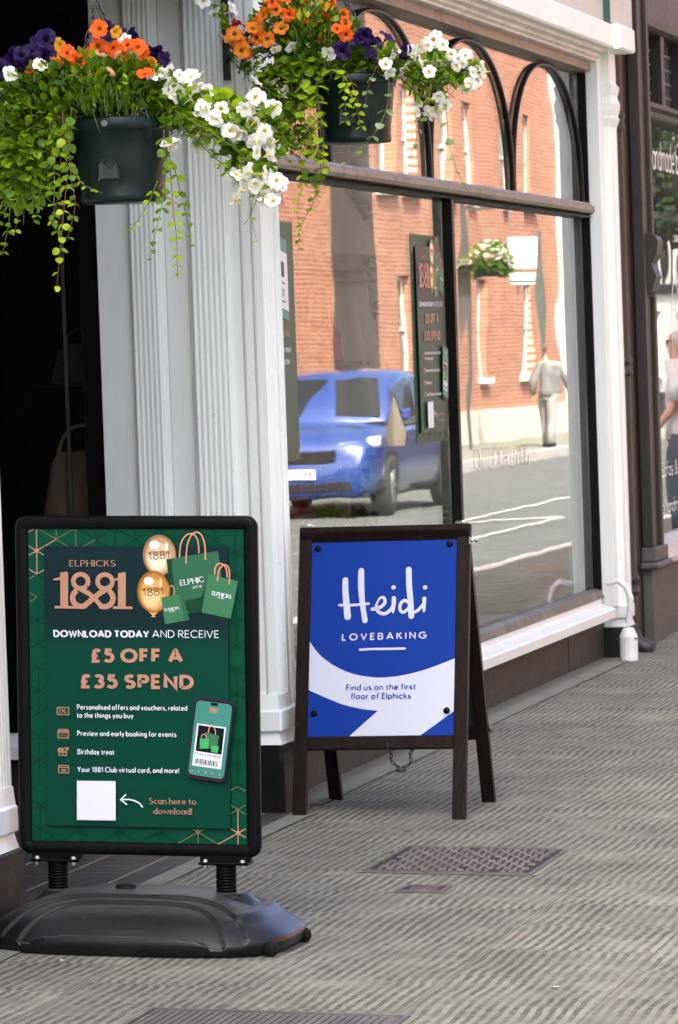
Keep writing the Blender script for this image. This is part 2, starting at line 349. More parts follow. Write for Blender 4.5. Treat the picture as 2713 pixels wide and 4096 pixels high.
pbox('fascia_end', DGREEN, shop, -.3, .095, 20.8205, 20.8315, 3.2605, 4.2)
b = MB(); b.box(-6, .0, 9, 21.5, 4.2, 6.5); b.box(-6, -.31, 9, 21.5, 3.05, 4.2); part(b, 'upper_wall', SBRICK, shop)
b = MB(); b.box(-6, -.02, -40, 10.48, 0, 7.5); part(b, 'front_wall', M('bounce_wall_white', (.74, .76, .73), .7), shop)  # unseen rest of the frontage; raised for shade, whitened to bounce light
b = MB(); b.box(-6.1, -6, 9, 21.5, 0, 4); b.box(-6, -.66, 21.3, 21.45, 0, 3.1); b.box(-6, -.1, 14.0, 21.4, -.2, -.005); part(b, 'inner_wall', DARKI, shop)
b = MB(); b.box(-.68, -.64, 14.09, 21.02, 0, 3.05); part(b, 'display_back_panel', INT, shop)
b = MB(); b.box(-.64, -.16, 14.09, 21.02, .0, .33); part(b, 'display_floor', FLOORI, shop)
b = MB(); b.box(-.64, -.2, 20.98, 21.05, .33, 3.05); part(b, 'display_side_panel', INT, shop)
b = MB(); b.box(-.64, -.2, 14.295, 14.33, .33, 3.03); part(b, 'display_side_panel', M("bounce_white", (.8, .82, .8), .6), shop)  # white panel added to throw light on the parasol
b = MB(); b.box(-.64, -.1, 14.09, 21.02, 3.035, 3.05); part(b, 'display_ceiling', M('display_ceiling_paint', (.5, .5, .48), .8), shop)  # ceiling lightened to bounce light into the display

def flutes(x0, x1, y, n, d=.009):
    w_ = (x1-x0)/n; pts = [(x0, y)]
    for i in range(n):
        c0 = x0+i*w_
        for k in range(7):
            a = pi*k/6; pts.append((c0+w_*.5-w_*.36*cos(a), y+d*sin(a)))
    return pts+[(x1, y)]
def flutes_y(x, y0, y1, n, d=.008): return [(x-(q-x), p) for p, q in flutes(y0, y1, x, n, d)]
# main pilaster at the corner of the lobby and the window
pl = [(-.60, 14.30), (-.60, 14.055), (-.468, 14.055), (-.468, 14.028)] + flutes(-.464, -.374, 14.026, 5)[0:] + [(-.37, 14.028), (-.37, 14.055), (-.356, 14.055), (-.352, 14.062), (-.345, 14.055), (-.268, 14.055), (-.262, 14.048), (-.255, 14.055), (-.248, 14.055), (-.245, 14.022)] \
   + flutes(-.241, -.119, 14.020, 6) + [(-.115, 14.022), (-.115, 14.042), (-.072, 14.042), (-.070, 14.056), (-.062, 14.056), (-.060, 14.036), (-.030, 14.036), (-.028, 14.05), (-.020, 14.05), (-.018, 14.030), (.012, 14.030)] + flutes_y(.014, 14.034, 14.175, 6, .006) + [(.012, 14.178), (.002, 14.178), (.002, 14.245), (.012, 14.247)] + flutes_y(.012, 14.249, 14.288, 2, .005) + [(.012, 14.289), (-.2, 14.289)]
b = MB(); b.extr(pl, .36, 3.12); pil = part(b, 'pilaster', W, shop)
def pil_base(parent, x0, x1, y0, y1, z0=.247, zt=.40, mat=W):
    b = MB(); h = zt-z0
    b.box(x0-.012, x1+.014, y0-.016, y1, z0+h*.28, z0+h*.80, bev=.007)
    vs = []; zs = [(z0-.002, .012), (z0+h*.14, .004), (z0+h*.279, -.002)]
    for z, e in zs: vs += [(x0-e, y0-e, z), (x1+e, y0-e, z), (x1+e, y1, z), (x0-e, y1, z)]
    b.mesh(vs, [(i*4+k, i*4+(k+1) % 4, i*4+4+(k+1) % 4, i*4+4+k) for i in range(2) for k in range(4)]+[(8, 9, 10, 11)])
    vs = []
    for z, e in ((z0+h*.80, .006), (zt+.02, .0)): vs += [(x0-e, y0-e, z), (x1+e, y0-e, z), (x1+e, y1, z), (x0-e, y1, z)]
    b.mesh(vs, [(k, (k+1) % 4, 4+(k+1) % 4, 4+k) for k in range(4)]+[(4, 5, 6, 7)])
    part(b, 'pilaster_base', mat, parent)
pil_base(pil, -.60, .016, 14.018, 14.175); pil_base(pil, -.05, .006, 14.176, 14.288)
b = MB(); b.box(-.62, .028, 14.005, 14.3, -.03, .2455, bev=.01); part(b, 'plinth', [PLINTH], pil)
b = MB(); b.box(.0281, .031, 14.02, 14.298, -.03, .242); part(b, 'grey_plinth_face', PLINTHG, pil)  # street side of the plinth in a greyer tone
# left pilaster, nearest the camera
pl = [(-.3, 10.50), (.002, 10.50)] + flutes_y(.002, 10.52, 10.68, 6, .007) + [(.002, 10.69), (-.01, 10.70), (-.01, 10.86), (.002, 10.87)] + flutes_y(.002, 10.88, 11.075, 8, .007) + [(.002, 11.085), (-.6, 11.085)]
b = MB(); b.extr(pl, .36, 3.12); pil2 = part(b, 'pilaster', W, shop); pil_base(pil2, -.6, .004, 10.51, 11.09)
pbox("plinth", [PLINTHG], pil2, -.62, .022, 10.48, 11.12, -.03, .2455, bev=.008)
# right column
pl = [(-.16, 20.931), (-.002, 20.931), (.0, 20.933), (.0, 20.955), (-.006, 20.957), (-.006, 21.085), (.03, 21.087), (.032, 21.09), (.032, 21.155), (.026, 21.162), (.026, 21.20), (.032, 21.207), (.032, 21.268), (.03, 21.272), (-.16, 21.272)]
b = MB(); b.extr(pl, .27, 3.126); pil3 = part(b, 'pilaster', W, shop)
pil_base(pil3, -.1, .032, 21.087, 21.272, .157, .30)
pbox('plinth', [PLINTHG], pil3, -.2, .05, 21.035, 21.31, -.03, .1555, bev=.006)
b = MB(); pr = [(2.74, .0), (2.775, .012), (2.79, .0165), (2.80, .009), (2.83, .017), (2.865, .020), (2.89, .012), (2.905, .009), (2.93, .016), (2.955, .019), (2.965, .010), (2.975, .004), (3.125, .003)]
vs = []
for z, e in pr: vs += [(.03+e, 21.087-e, z), (.03+e, 21.272+e, z), (-.05, 21.272+e, z), (-.05, 21.087-e, z)]
b.mesh(vs, [(i*4+k, i*4+(k+1) % 4, i*4+4+(k+1) % 4, i*4+4+k) for i in range(len(pr)-1) for k in range(4)]+[(0, 1, 2, 3)]); part(b, 'capital', WG, pil3)
# lobby: dark glazed side window beside the pilaster, back wall, ceiling
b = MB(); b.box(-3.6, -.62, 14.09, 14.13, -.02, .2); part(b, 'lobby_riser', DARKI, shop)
b = MB(); b.exty([(-3.6, .2), (-.62, .2), (-.62, .29), (-3.6, .29)], 14.062, 14.12); b.box(-3.6, -.62, 14.04, 14.062, .20, .245); part(b, 'lobby_sill', WG, shop)
b = MB(); b.box(-.675, -.601, 14.075, 14.14, .29, 3.1); b.box(-3.6, -.675, 14.075, 14.12, 2.86, 3.1); b.box(-1.75, -1.70, 14.075, 14.12, .29, 2.86)
lw = part(b, 'lobby_window', BLK, shop)
b = MB(); b.box(-3.5, -.675, 14.095, 14.10, .29, 2.86); part(b, 'pane', SIDEG, lw)
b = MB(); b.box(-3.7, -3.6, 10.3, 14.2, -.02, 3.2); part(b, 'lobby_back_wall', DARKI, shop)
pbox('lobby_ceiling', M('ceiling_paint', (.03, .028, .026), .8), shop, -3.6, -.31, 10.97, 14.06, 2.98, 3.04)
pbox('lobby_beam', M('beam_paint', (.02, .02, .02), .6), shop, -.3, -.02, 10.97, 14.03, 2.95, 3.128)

# dark goods just visible behind the lobby glass
TAN = M('tan_suede', (.30, .22, .14), .9, bump=.3); FUR = M('grey_fur', (.35, .32, .29), .95, var=.4, vs=60, bump=1, bs=150); PINKP = M('pink_card', (.40, .16, .15), .7)
CHR = M('satin_metal', (.5, .5, .46), .3, metal=1)
def pouch(name, label, m, c, sx, sy, sz, group=None):
    t = thing(name, label, 'bag', c, group)
    b = MB(); b.lathe([(.02, 0), (.9, .0), (1, .12), (.97, .4), (.8, .8), (.62, .97), (.0, 1)], (0, 0, 0), 20, sy=sy/sx)
    b.v = [(x*sx*(1+.06*sin(9*z+x*5)), y*sx, z*sz+.04*sx*sin(6*x)) for x, y, z in b.v]; b.build('bag_body', m, t)
    b = MB(); b.tube([(sx*.6*cos(a), 0, sz*.9+sz*.45*sin(a)) for a in [pi*k/14 for k in range(15)]], .008, 6); b.build('handle', m, t); return t
st = thing('display_stand', 'black display stand with chrome uprights behind the lobby glass', 'stand', (-.80, 14.42, -.005))
for z in (0, .62, 1.02, 1.52): b = MB(); b.box(-.22, .16, -.12, .12, z, z+.015); b.build('shelf', BLK, st)
for x in (-.012,): b = MB(); b.box(x, x+.012, -.13, -.12, .03, 2.2); b.build('upright', M('dull_upright', (.16, .16, .14), .5), st)
pouch('handbag', 'tan slouchy handbag on the stand behind the lobby glass', TAN, (-.80, 14.43, 1.035), .15, .09, .26)
pouch('handbag', 'grey furry handbag below the tan one behind the lobby glass', FUR, (-.77, 14.43, .635), .13, .1, .24)
pouch('handbag', 'dark grey handbag on the top shelf behind the lobby glass', M('dark_leather', (.07, .065, .06), .4), (-.78, 14.43, 1.535), .12, .08, .15)
cd = pbox.__call__ if False else None
o = box('gift_box', PINKP, None, -.035, .035, -.04, .04, 0, .17, bev=.004); o.location = (-.70, 14.36, .635); meta(o, 'narrow pink card box next to the grey furry handbag', 'box')

# ================================================================ small things on the front
dp = thing('drainpipe', 'dark cast iron drainpipe between the white column and the timber post', 'drainpipe', (.0, 21.42, 0))
PIPE = M('pipe_iron', (.018, .016, .014), .45, dirt=(.06, .047, .04), dsc=10)
b = MB(); b.lathe([(.036, .0), (.036, 3.9)], (0, 0, 0), 16); b.build('pipe', PIPE, dp)
for z in (.35, 1.5, 2.78):
    b = MB(); b.lathe([(.036, z-.05), (.05, z-.045), (.05, z-.02), (.043, z-.015), (.043, z+.015), (.05, z+.02), (.05, z+.045), (.036, z+.05)], (0, 0, 0), 16); b.box(-.03, .0, -.085, .085, z-.02, z+.02); b.build('collar', PIPE, dp)
b = MB(); b.tube([(0, 0, .1), (.02, 0, .05), (.07, .0, .02), (.11, 0, .0)], .045, 12); b.build('shoe', PIPE, dp)
cb = thing('conduit_box', 'white conduit box with a ribbed hose curving out of the window corner', 'conduit box', (.085, 20.83, gz(.085)))
PLAS = M('white_plastic', (.68, .68, .66), .45)
b = MB(); b.lathe([(.0, .0), (.045, .0), (.047, .008), (.047, .125), (.030, .165), (.022, .17), (0, .17)], (0, 0, 0), 14, smooth=False); b.build('junction_box', PLAS, cb)
b = MB(); b.box(-.0475, .0475, -.03, .03, .112, .118); b.build('clip', M('grey_clip', (.1, .1, .1), .5), cb)
b = MB(); P = [(-.10, -.02, .40), (-.04, -.02, .415), (0, -.015, .38), (.018, -.01, .32), (.012, .0, .25), (.0, 0, .185)]
pts = []
for i in range(len(P)-1):
    for k in range(14): u = k/14; pts.append(Vector(P[i]).lerp(Vector(P[i+1]), u))
b.tube(pts, [.0155+.002*(k % 2) for k in range(len(pts))], 12); b.build('hose', PLAS, cb)

# ================================================================ neighbouring shop
nb = thing('neighbour_shop', 'brown timber shopfront with leaded lights beyond the white column', 'shop', (0, 26, 0))
TIM = M('brown_timber_paint', (.034, .031, .026), .5, spec=.2, dirt=(.03, .024, .02), dsc=6); TIMD = M('dark_timber_paint', (.012, .009, .0075), .5, spec=.3, dirt=(.05, .037, .03), dsc=9)
NRISER = M('neighbour_riser', (.068, .066, .055), .65, var=.2, vs=10, bump=.2, stretch=(1, 4, .5), dirt=(.03, .026, .024), dsc=4)
pbox('dark_gap', PLINTH, nb, -.3, -.02, 21.275, 21.96, -.02, 3.26)
b = MB(); b.box(-.3, .02, 21.96, 22.32, .46, 4.3); post = part(b, 'corner_post', TIMD, nb)
for y0, y1 in ((21.955, 22.02), (22.25, 22.325)): b = MB(); b.box(-.02, .04, y0, y1, .52, 4.3, bev=.006); part(b, 'post_moulding', TIM, post)
b = MB(); pr = [(.02, 1.86), (.06, 1.90), (.085, 1.98), (.06, 2.05), (.09, 2.10), (.10, 2.17), (.085, 2.2), (.02, 2.22)]; b.exty(pr, 22.06, 22.24); part(b, 'corbel', TIM, post)
b = MB(); b.box(-.3, .055, 21.94, 22.36, .44, .52, bev=.008); b.box(-.3, .075, 21.90, 22.40, .40, .44, bev=.012); b.box(-.3, .03, 21.95, 22.35, -.05, .40); part(b, 'post_foot', [NRISER], post)
b = MB(); b.box(-.3, .0, 22.36, 32, -.05, .40); part(b, 'stall_riser', NRISER, nb)
b = MB(); b.exty([(-.3, .40), (.02, .40), (.045, .41), (.045, .44), (.02, .455), (.0, .50), (-.06, .54), (-.3, .56)], 22.37, 32); part(b, 'window_sill', M('sill_paint', (.42, .37, .33), .5), nb)
b = MB(); b.box(-.15, -.01, 22.33, 22.40, .56, 2.86); nwin = part(b, 'shop_window', TIM, nb)
b = MB(); b.box(-.15, -.01, 26.2, 26.3, .56, 2.86); part(b, 'mullion', TIM, nwin)
b = MB(); b.exty([(-.15, 2.865), (-.02, 2.865), (-.01, 2.875), (.0, 2.90), (.03, 2.915), (.03, 2.94), (-.15, 2.945)], 22.33, 32); b.exty([(-.15, 3.345), (.0, 3.345), (.03, 3.36), (.035, 3.40), (-.15, 3.41)], 22.33, 32); part(b, 'rail', TIM, nwin)
for y in (22.33, 23.04, 23.76, 24.48, 25.2): b = MB(); b.box(-.15, -.01, y, y+.12, 2.945, 3.345); part(b, 'light_frame', TIMD, nwin)
LEAD = M('lead_came', (.10, .10, .10), .5)
for y in (22.45, 23.16, 23.88, 24.60):
    b = MB(); x = -.075
    for k in range(1, 5): z = 2.945+.4*k/5; b.box(x-.004, x+.005, y, y+.59, z-.006, z+.006)
    for k in range(1, 8): yy = y+.59*k/8; b.box(x-.003, x+.003, yy-.004, yy+.004, 2.945, 3.345)
    lt = part(b, 'leaded_light', LEAD, nwin)
    b = MB(); b.box(x-.003, x-.0, y, y+.59, 2.945, 3.345); part(b, 'pane', NBG, lt)
b = MB(); b.box(-.098, -.09, 22.40, 26.2, .55, 2.865); part(b, 'pane', NBG, nwin)
b = MB(); b.box(-.7, -.66, 22.3, 31, 0, 3.4); part(b, 'display_back_panel', M('grey_backdrop', (.20, .215, .20), .8), nb)
b = MB(); b.box(-.66, -.2, 22.4, 31, .3, .5); b.box(-.66, -.45, 22.4, 31, 2.40, 2.44); b.box(-.66, -.4, 22.4, 31, 1.98, 2.02); part(b, 'display_shelf', M('shelf_white', (.6, .6, .56), .6), nb)
b = MB(); b.box(-6, .05, 21.96, 32, 3.82, 6.5); b.box(-6, -.02, 22.33, 32, 3.41, 3.82); b.box(-6, -.7, 21.6, 32, 0, 3.82); part(b, 'upper_wall', M('dark_boarding', (.06, .045, .038), .6, bump=.3, stretch=(1, .3, 6)), nb)
b = MB(); b.box(-6, .0, 32.0, 90, -.05, 6.5); part(b, 'front_wall', SBRICK, nb)
# ================================================================ lettering: strokes on an em grid (cap height 1, x-height .63)
def A(cx, cy, rx, ry, a0, a1, n=14): return [(cx+rx*cos(radians(a0+(a1-a0)*k/n)), cy+ry*sin(radians(a0+(a1-a0)*k/n))) for k in range(n+1)]
X_ = .63
GL = {
'A': (.84, [[(0, 0), (.40, 1), (.44, 1), (.84, 0)], [(.17, .30), (.67, .30)]]),
'B': (.62, [[(.32, .54)] + A(.30, .77, .25, .23, -90, 90) + [(0, 1), (0, 0)] + A(.32, .27, .29, .27, -90, 90) + [(0, .54)]]),
'C': (.84, [A(.5, .5, .5, .5, 48, 312, 22)]),
'D': (.76, [[(0, 0), (0, 1)] + A(.26, .5, .50, .5, 90, -90, 18) + [(0, 0)]]),
'E': (.50, [[(.50, 1), (0, 1), (0, 0), (.50, 0)], [(0, .51), (.44, .51)]]),
'F': (.48, [[(.48, 1), (0, 1), (0, 0)], [(0, .50), (.42, .50)]]),
'G': (.90, [A(.5, .5, .5, .5, 48, 325, 22) + [(.94, .47), (.52, .47)]]),
'H': (.70, [[(0, 0), (0, 1)], [(.70, 0), (.70, 1)], [(0, .51), (.70, .51)]]),
'I': (.0, [[(0, 0), (0, 1)]]),
'K': (.62, [[(0, 0), (0, 1)], [(.58, 1), (.05, .48)], [(.20, .62), (.64, 0)]]),
'L': (.46, [[(0, 1), (0, 0), (.46, 0)]]),
'M': (.9, [[(0, 0), (.08, 1), (.45, .25), (.82, 1), (.9, 0)]]),
'N': (.72, [[(0, 0), (0, 1), (.72, 0), (.72, 1)]]),
'O': (1.0, [A(.5, .5, .5, .5, 90, 452, 28)]),
'P': (.56, [[(0, 0), (0, 1)] + A(.28, .74, .29, .26, 90, -90) + [(0, .48)]]),
'R': (.60, [[(0, 0), (0, 1)] + A(.28, .74, .29, .26, 90, -90) + [(0, .48)], [(.24, .48), (.62, 0)]]),
'S': (.56, [A(.29, .76, .25, .24, 35, 255, 14) + A(.28, .26, .28, .26, 75, -145, 14)]),
'T': (.66, [[(.33, 0), (.33, 1)], [(0, 1), (.66, 1)]]),
'U': (.66, [[(0, 1)] + A(.33, .33, .33, .33, 180, 360) + [(.66, 1)]]),
'V': (.76, [[(0, 1), (.38, 0), (.76, 1)]]),
'W': (1.14, [[(0, 1), (.30, 0), (.57, .9), (.84, 0), (1.14, 1)]]),
'Y': (.74, [[(0, 1), (.37, .47), (.74, 1)], [(.37, .47), (.37, 0)]]),
'1': (.34, [[(0, .76), (.26, 1), (.26, 0)]]),
'3': (.54, [A(.27, .76, .24, .24, 150, -88, 14), A(.26, .27, .29, .27, 92, -150, 14)]),
'5': (.54, [[(.50, 1), (.13, 1), (.088, .60)], A(.25, .33, .31, .33, 128, -145, 16)]),
'8': (.56, [A(.28, .76, .22, .24, 90, 452, 20), A(.28, .27, .28, .27, 90, 452, 20)]),
'£': (.62, [A(.42, .73, .20, .27, 25, 180, 10) + [(.22, .02)], [(.02, .0), (.62, .0)], [(.02, .46), (.48, .46)]]),
'a': (.56, [A(.29, X_/2, .29, X_/2, 90, 452, 20), [(.58, X_), (.58, 0)]]),
'b': (.58, [A(.29, X_/2, .29, X_/2, 90, 452, 20), [(0, 1.05), (0, 0)]]),
'c': (.48, [A(.31, X_/2, .31, X_/2, 50, 310, 16)]),
'd': (.58, [A(.29, X_/2, .29, X_/2, 90, 452, 20), [(.58, 1.05), (.58, 0)]]),
'e': (.58, [[(.03, X_*.52), (.58, X_*.52)] + A(.30, X_/2, .29, X_/2, 4, 318, 18)]),
'f': (.32, [[(.12, 0), (.12, .80)] + A(.30, .82, .18, .22, 180, 75, 6), [(0, X_-.03), (.32, X_-.03)]]),
'g': (.58, [A(.29, X_/2, .29, X_/2, 90, 452, 20), [(.58, X_), (.58, -.05)] + A(.30, -.05, .28, .24, 0, -150, 8)]),
'h': (.52, [[(0, 1.05), (0, 0)], [(0, .36)] + A(.26, .36, .26, .27, 180, 0) + [(.52, 0)]]),
'i': (.0, [[(0, X_), (0, 0)], [(0, .84), (0, .98)]]),
'k': (.46, [[(0, 1.05), (0, 0)], [(.42, X_), (.03, .30)], [(.15, .40), (.48, 0)]]),
'l': (.0, [[(0, 1.05), (0, 0)]]),
'm': (.86, [[(0, X_), (0, 0)], [(0, .38)] + A(.21, .38, .21, .25, 180, 0) + [(.42, 0)], [(.42, .38)] + A(.64, .38, .22, .25, 180, 0) + [(.86, 0)]]),
'n': (.52, [[(0, X_), (0, 0)], [(0, .36)] + A(.26, .36, .26, .27, 180, 0) + [(.52, 0)]]),
'o': (.62, [A(.31, X_/2, .31, X_/2, 90, 452, 22)]),
'p': (.58, [A(.29, X_/2, .29, X_/2, 90, 452, 20), [(0, X_), (0, -.28)]]),
'r': (.28, [[(0, X_), (0, 0)], [(0, .34)] + A(.26, .36, .26, .26, 180, 80, 6)]),
's': (.40, [A(.20, .47, .17, .16, 40, 255, 10) + A(.20, .16, .20, .16, 75, -140, 10)]),
't': (.32, [[(.13, .86), (.13, .15)] + A(.28, .15, .15, .15, 180, 285, 6), [(0, X_-.03), (.32, X_-.03)]]),
'u': (.52, [[(0, X_), (0, .26)] + A(.26, .26, .26, .26, 180, 360) + [(.52, X_)], [(.52, X_), (.52, 0)]]),
'v': (.52, [[(0, X_), (.26, 0), (.52, X_)]]),
'w': (.82, [[(0, X_), (.21, 0), (.41, X_*.95), (.61, 0), (.82, X_)]]),
'y': (.54, [[(0, X_), (.28, .03)], [(.54, X_), (.20, -.27)]]),
'!': (.0, [[(0, 1), (0, .3)], [(0, .14), (0, 0)]]), ',': (.08, [[(.10, .10), (.0, -.16)]]), '.': (0, [[(0, .14), (0, 0)]]), '•': (.1, [[(.05, .25), (.05, .45)]]), '&': (.66, [[(.66, 0), (.14, .68)] + A(.30, .80, .2, .2, 200, -30, 8) + [(.12, .40)] + A(.26, .24, .26, .24, 150, 350, 10) + [(.62, .45)]]),
}
class Print:   # flat print on a plane: layered polygons, each a hair above the last
    def __init__(s, fn, step=2.2e-5): s.fn = fn; s.mb = MB(); s.l = 0; s.step = step; s.mats = []
    def mi(s, m):
        if m not in s.mats: s.mats.append(m)
        return s.mats.index(m)
    def poly(s, pts, m):
        s.l += 1; s.mb.face([s.fn(x, y, s.l*s.step) for x, y in pts], s.mi(m))
    def ribbon(s, pts, wd, m, contrast=0, closed=False):
        P = []
        for p in pts:
            if not P or (p[0]-P[-1][0])**2+(p[1]-P[-1][1])**2 > 1e-10: P.append(p)
        n = len(P)
        if n < 2: return
        W_ = wd if isinstance(wd, (list, tuple)) else None
        if closed and (P[0][0]-P[-1][0])**2+(P[0][1]-P[-1][1])**2 < 1e-8: P = P[:-1]; n -= 1
        L, Rr = [], []
        for i in range(n):
            if closed: a, b_, c = P[i-1], P[i], P[(i+1) % n]
            else: a, b_, c = P[max(i-1, 0)], P[i], P[min(i+1, n-1)]
            def un(p, q):
                d = sqrt((q[0]-p[0])**2+(q[1]-p[1])**2) or 1; return ((q[0]-p[0])/d, (q[1]-p[1])/d)
            t0 = un(a, b_) if a != b_ else un(b_, c); t1 = un(b_, c) if c != b_ else t0
            nx, ny = -(t0[1]+t1[1]), t0[0]+t1[0]; d = sqrt(nx*nx+ny*ny)
            if d < .25: nx, ny, d = -t1[1], t1[0], 1
            nx /= d; ny /= d; k = max(.45, -t1[1]*nx+t1[0]*ny)
            h = (W_[min(i, len(W_)-1)] if W_ else wd)/2
            if contrast: h *= (1-contrast)+contrast*min(1, abs(ny*0+ (t0[1]+t1[1])/2))
            L.append((b_[0]+nx*h/k, b_[1]+ny*h/k)); Rr.append((b_[0]-nx*h/k, b_[1]-ny*h/k))
        s.l += 1; z = s.l*s.step; vs = []
        for p, q in zip(L, Rr): vs += [s.fn(*p, z), s.fn(*q, z)]
        fs = [(2*i, 2*i+1, 2*((i+1) % n)+1, 2*((i+1) % n)) for i in range(n if closed else n-1)]
        s.mb.mesh(vs, fs, s.mi(m))
    def disc(s, x, y, rx, ry, m, n=22, ang=0):
        ca, sa = cos(ang), sin(ang)
        s.poly([(x+rx*cos(2*pi*k/n)*ca-ry*sin(2*pi*k/n)*sa, y+rx*cos(2*pi*k/n)*sa+ry*sin(2*pi*k/n)*ca) for k in range(n)], m)
    def brush(s, pts, wd, m):   # rounded stroke of varying width
        s.ribbon(pts, wd, m); W_ = wd if isinstance(wd, (list, tuple)) else [wd]*len(pts)
        for p, q in ((pts[0], W_[0]), (pts[-1], W_[-1])): s.disc(p[0], p[1], q/2, q/2, m, 12)
    def text(s, txt, p0, p1, cap, m, wt=.16, gap=.24, serif=False, flip=1):
        ct = .55 if serif else (.22 if wt > .19 else 0)
        """fit txt between p0 and p1 (baseline ends, y grows downwards) with cap height cap"""
        tot = 0; items = []
        for ch in txt:
            if ch == ' ': tot += .34; continue
            wdt, st = GL[ch]; items.append((tot, st, wdt)); tot += wdt+gap+wt*.6
        tot -= gap+wt*.6
        dx, dy = p1[0]-p0[0], p1[1]-p0[1]; ln = sqrt(dx*dx+dy*dy); ux, uy = dx/ln, dy/ln
        hw = wt*cap/2; sc = (ln-2*hw)/max(tot, .01)
        def tr(x, y): X, Y = hw+x*sc, -(y*(1-wt)+wt/2)*cap*flip; return (p0[0]+ux*X-uy*Y, p0[1]+uy*X+ux*Y)
        for off, st, wdt in items:
            for q in st:
                s.ribbon([tr(off+x, y) for x, y in q], wt*cap, m, contrast=ct)
                if serif:
                    for e, nbr in ((q[0], q[1]), (q[-1], q[-2])):
                        if abs(e[1]-nbr[1]) > 2.2*abs(e[0]-nbr[0]) and (abs(e[1]) < .03 or abs(e[1]-1) < .08 or abs(e[1]-X_) < .03 or e[1] < -.2):
                            s.ribbon([tr(off+e[0]-.14, e[1]), tr(off+e[0]+.14, e[1])], wt*cap*.42, m)
    def build(s, name, parent, **k): return s.mb.build(name, s.mats, parent, fix=False, **k)
def homog(src, dst):
    """projective map taking four src points to four dst points"""
    M_ = []; 
    for (x, y), (u, v) in zip(src, dst): M_.append([x, y, 1, 0, 0, 0, -u*x, -u*y, u]); M_.append([0, 0, 0, x, y, 1, -v*x, -v*y, v])
    n = 8
    for i in range(n):
        p = max(range(i, n), key=lambda r: abs(M_[r][i])); M_[i], M_[p] = M_[p], M_[i]
        for r in range(n):
            if r != i:
                f = M_[r][i]/M_[i][i]
                for c in range(i, 9): M_[r][c] -= f*M_[i][c]
    h = [M_[i][8]/M_[i][i] for i in range(n)]+[1]
    def f(x, y): d = h[6]*x+h[7]*y+1; return ((h[0]*x+h[1]*y+h[2])/d, (h[3]*x+h[4]*y+h[5])/d)
    return f

# ---- artwork of the green poster, drawn on a 1226 x 1784 sheet
I_GREEN = ink('print_green', '#024a34'); I_LINE = ink('print_dark_line', '#04382c'); I_COP = ink('print_copper', '#aa7f66'); I_COPD = ink('print_copper_dim', '#6b6a4c')
I_WHITE = ink('print_white', '#d2d5da'); I_TEAL = ink('print_teal', '#3f7f73'); I_BLACK = ink('print_black', '#0a1a1a'); I_PHONE = ink('print_phone_edge', '#4a1f38')
I_B1, I_B2, I_B3 = ink('print_bag_mid', '#33694a'), ink('print_bag_light', '#407a53'), ink('print_bag_dark', '#16432c'); I_PINK = ink('print_bag_handle', '#d08a6c')
I_G = [ink('print_gold_%s' % n, c) for n, c in zip(('edge', 'dark', 'mid', 'light', 'glint'), ('#8a6a48', '#a98b66', '#c6ad8a', '#e0d0b4', '#fbf4e4'))]
I_H = [ink('print_amber_%s' % n, c) for n, c in zip(('edge', 'dark', 'mid', 'light', 'glint'), ('#8f5a20', '#b07a38', '#c99a5e', '#dcbb88', '#f8e6c4'))]
I_CHAR = ink('print_brown', '#6a4c30')
t = NT('print_panel'); sp = t.new('SeparateXYZ'); t.put(sp.inputs[0], t.coord('Generated'))
t.set(Base_Color=t.ramp(sp.outputs['Z'], (.40, lin('#003a2b')), (.62, lin('#023a2d')), (.70, lin('#0d2426')), (.95, lin('#10242a'))), Roughness=.4, Specular_IOR_Level=.1); I_PANEL = t.m
H_POSTER = homog([(172, 158), (1398, 147), (1430, 1933), (198, 1941)], [(0, 0), (1226, 0), (1226, 1784), (0, 1784)])

def rhombille(pr, clip):
    x0, y0, x1, y1 = clip
    def seg(a, b_, m):
        t0, t1 = 0., 1.; dx, dy = b_[0]-a[0], b_[1]-a[1]
        for p, q in ((-dx, a[0]-x0), (dx, x1-a[0]), (-dy, a[1]-y0), (dy, y1-a[1])):
            if abs(p) < 1e-9:
                if q < 0: return
            else:
                r = q/p
                if p < 0: t0 = max(t0, r)
                else: t1 = min(t1, r)
        if t0 < t1: pr.ribbon([(a[0]+dx*t0, a[1]+dy*t0), (a[0]+dx*t1, a[1]+dy*t1)], 5.5, m)
    for i in range(-2, 8):
        for jx in range(-1, 12):
            cx, cy = 50+225.5*i+(112.7 if jx % 2 else 0), 127-198.5*2+198.5*jx
            near = min(sqrt(cx**2+cy**2*.6), sqrt((1226-cx)**2+((1784-cy)**2)*.8))
            m = I_COP if near < 170 else (I_COPD if near < 300 else I_LINE)
            for k in range(6): a = radians(30+60*k); seg((cx, cy), (cx+132*cos(a), cy+132*sin(a)), m)
            for dx, dy in ((0, 132),):
                seg((cx, cy+132), (cx+113, cy+66), m); seg((cx, cy+132), (cx-113, cy+66), m)
            if 20 < cx < 1206 and 20 < cy < 1764: pr.disc(cx, cy, 13, 13, m, 8)

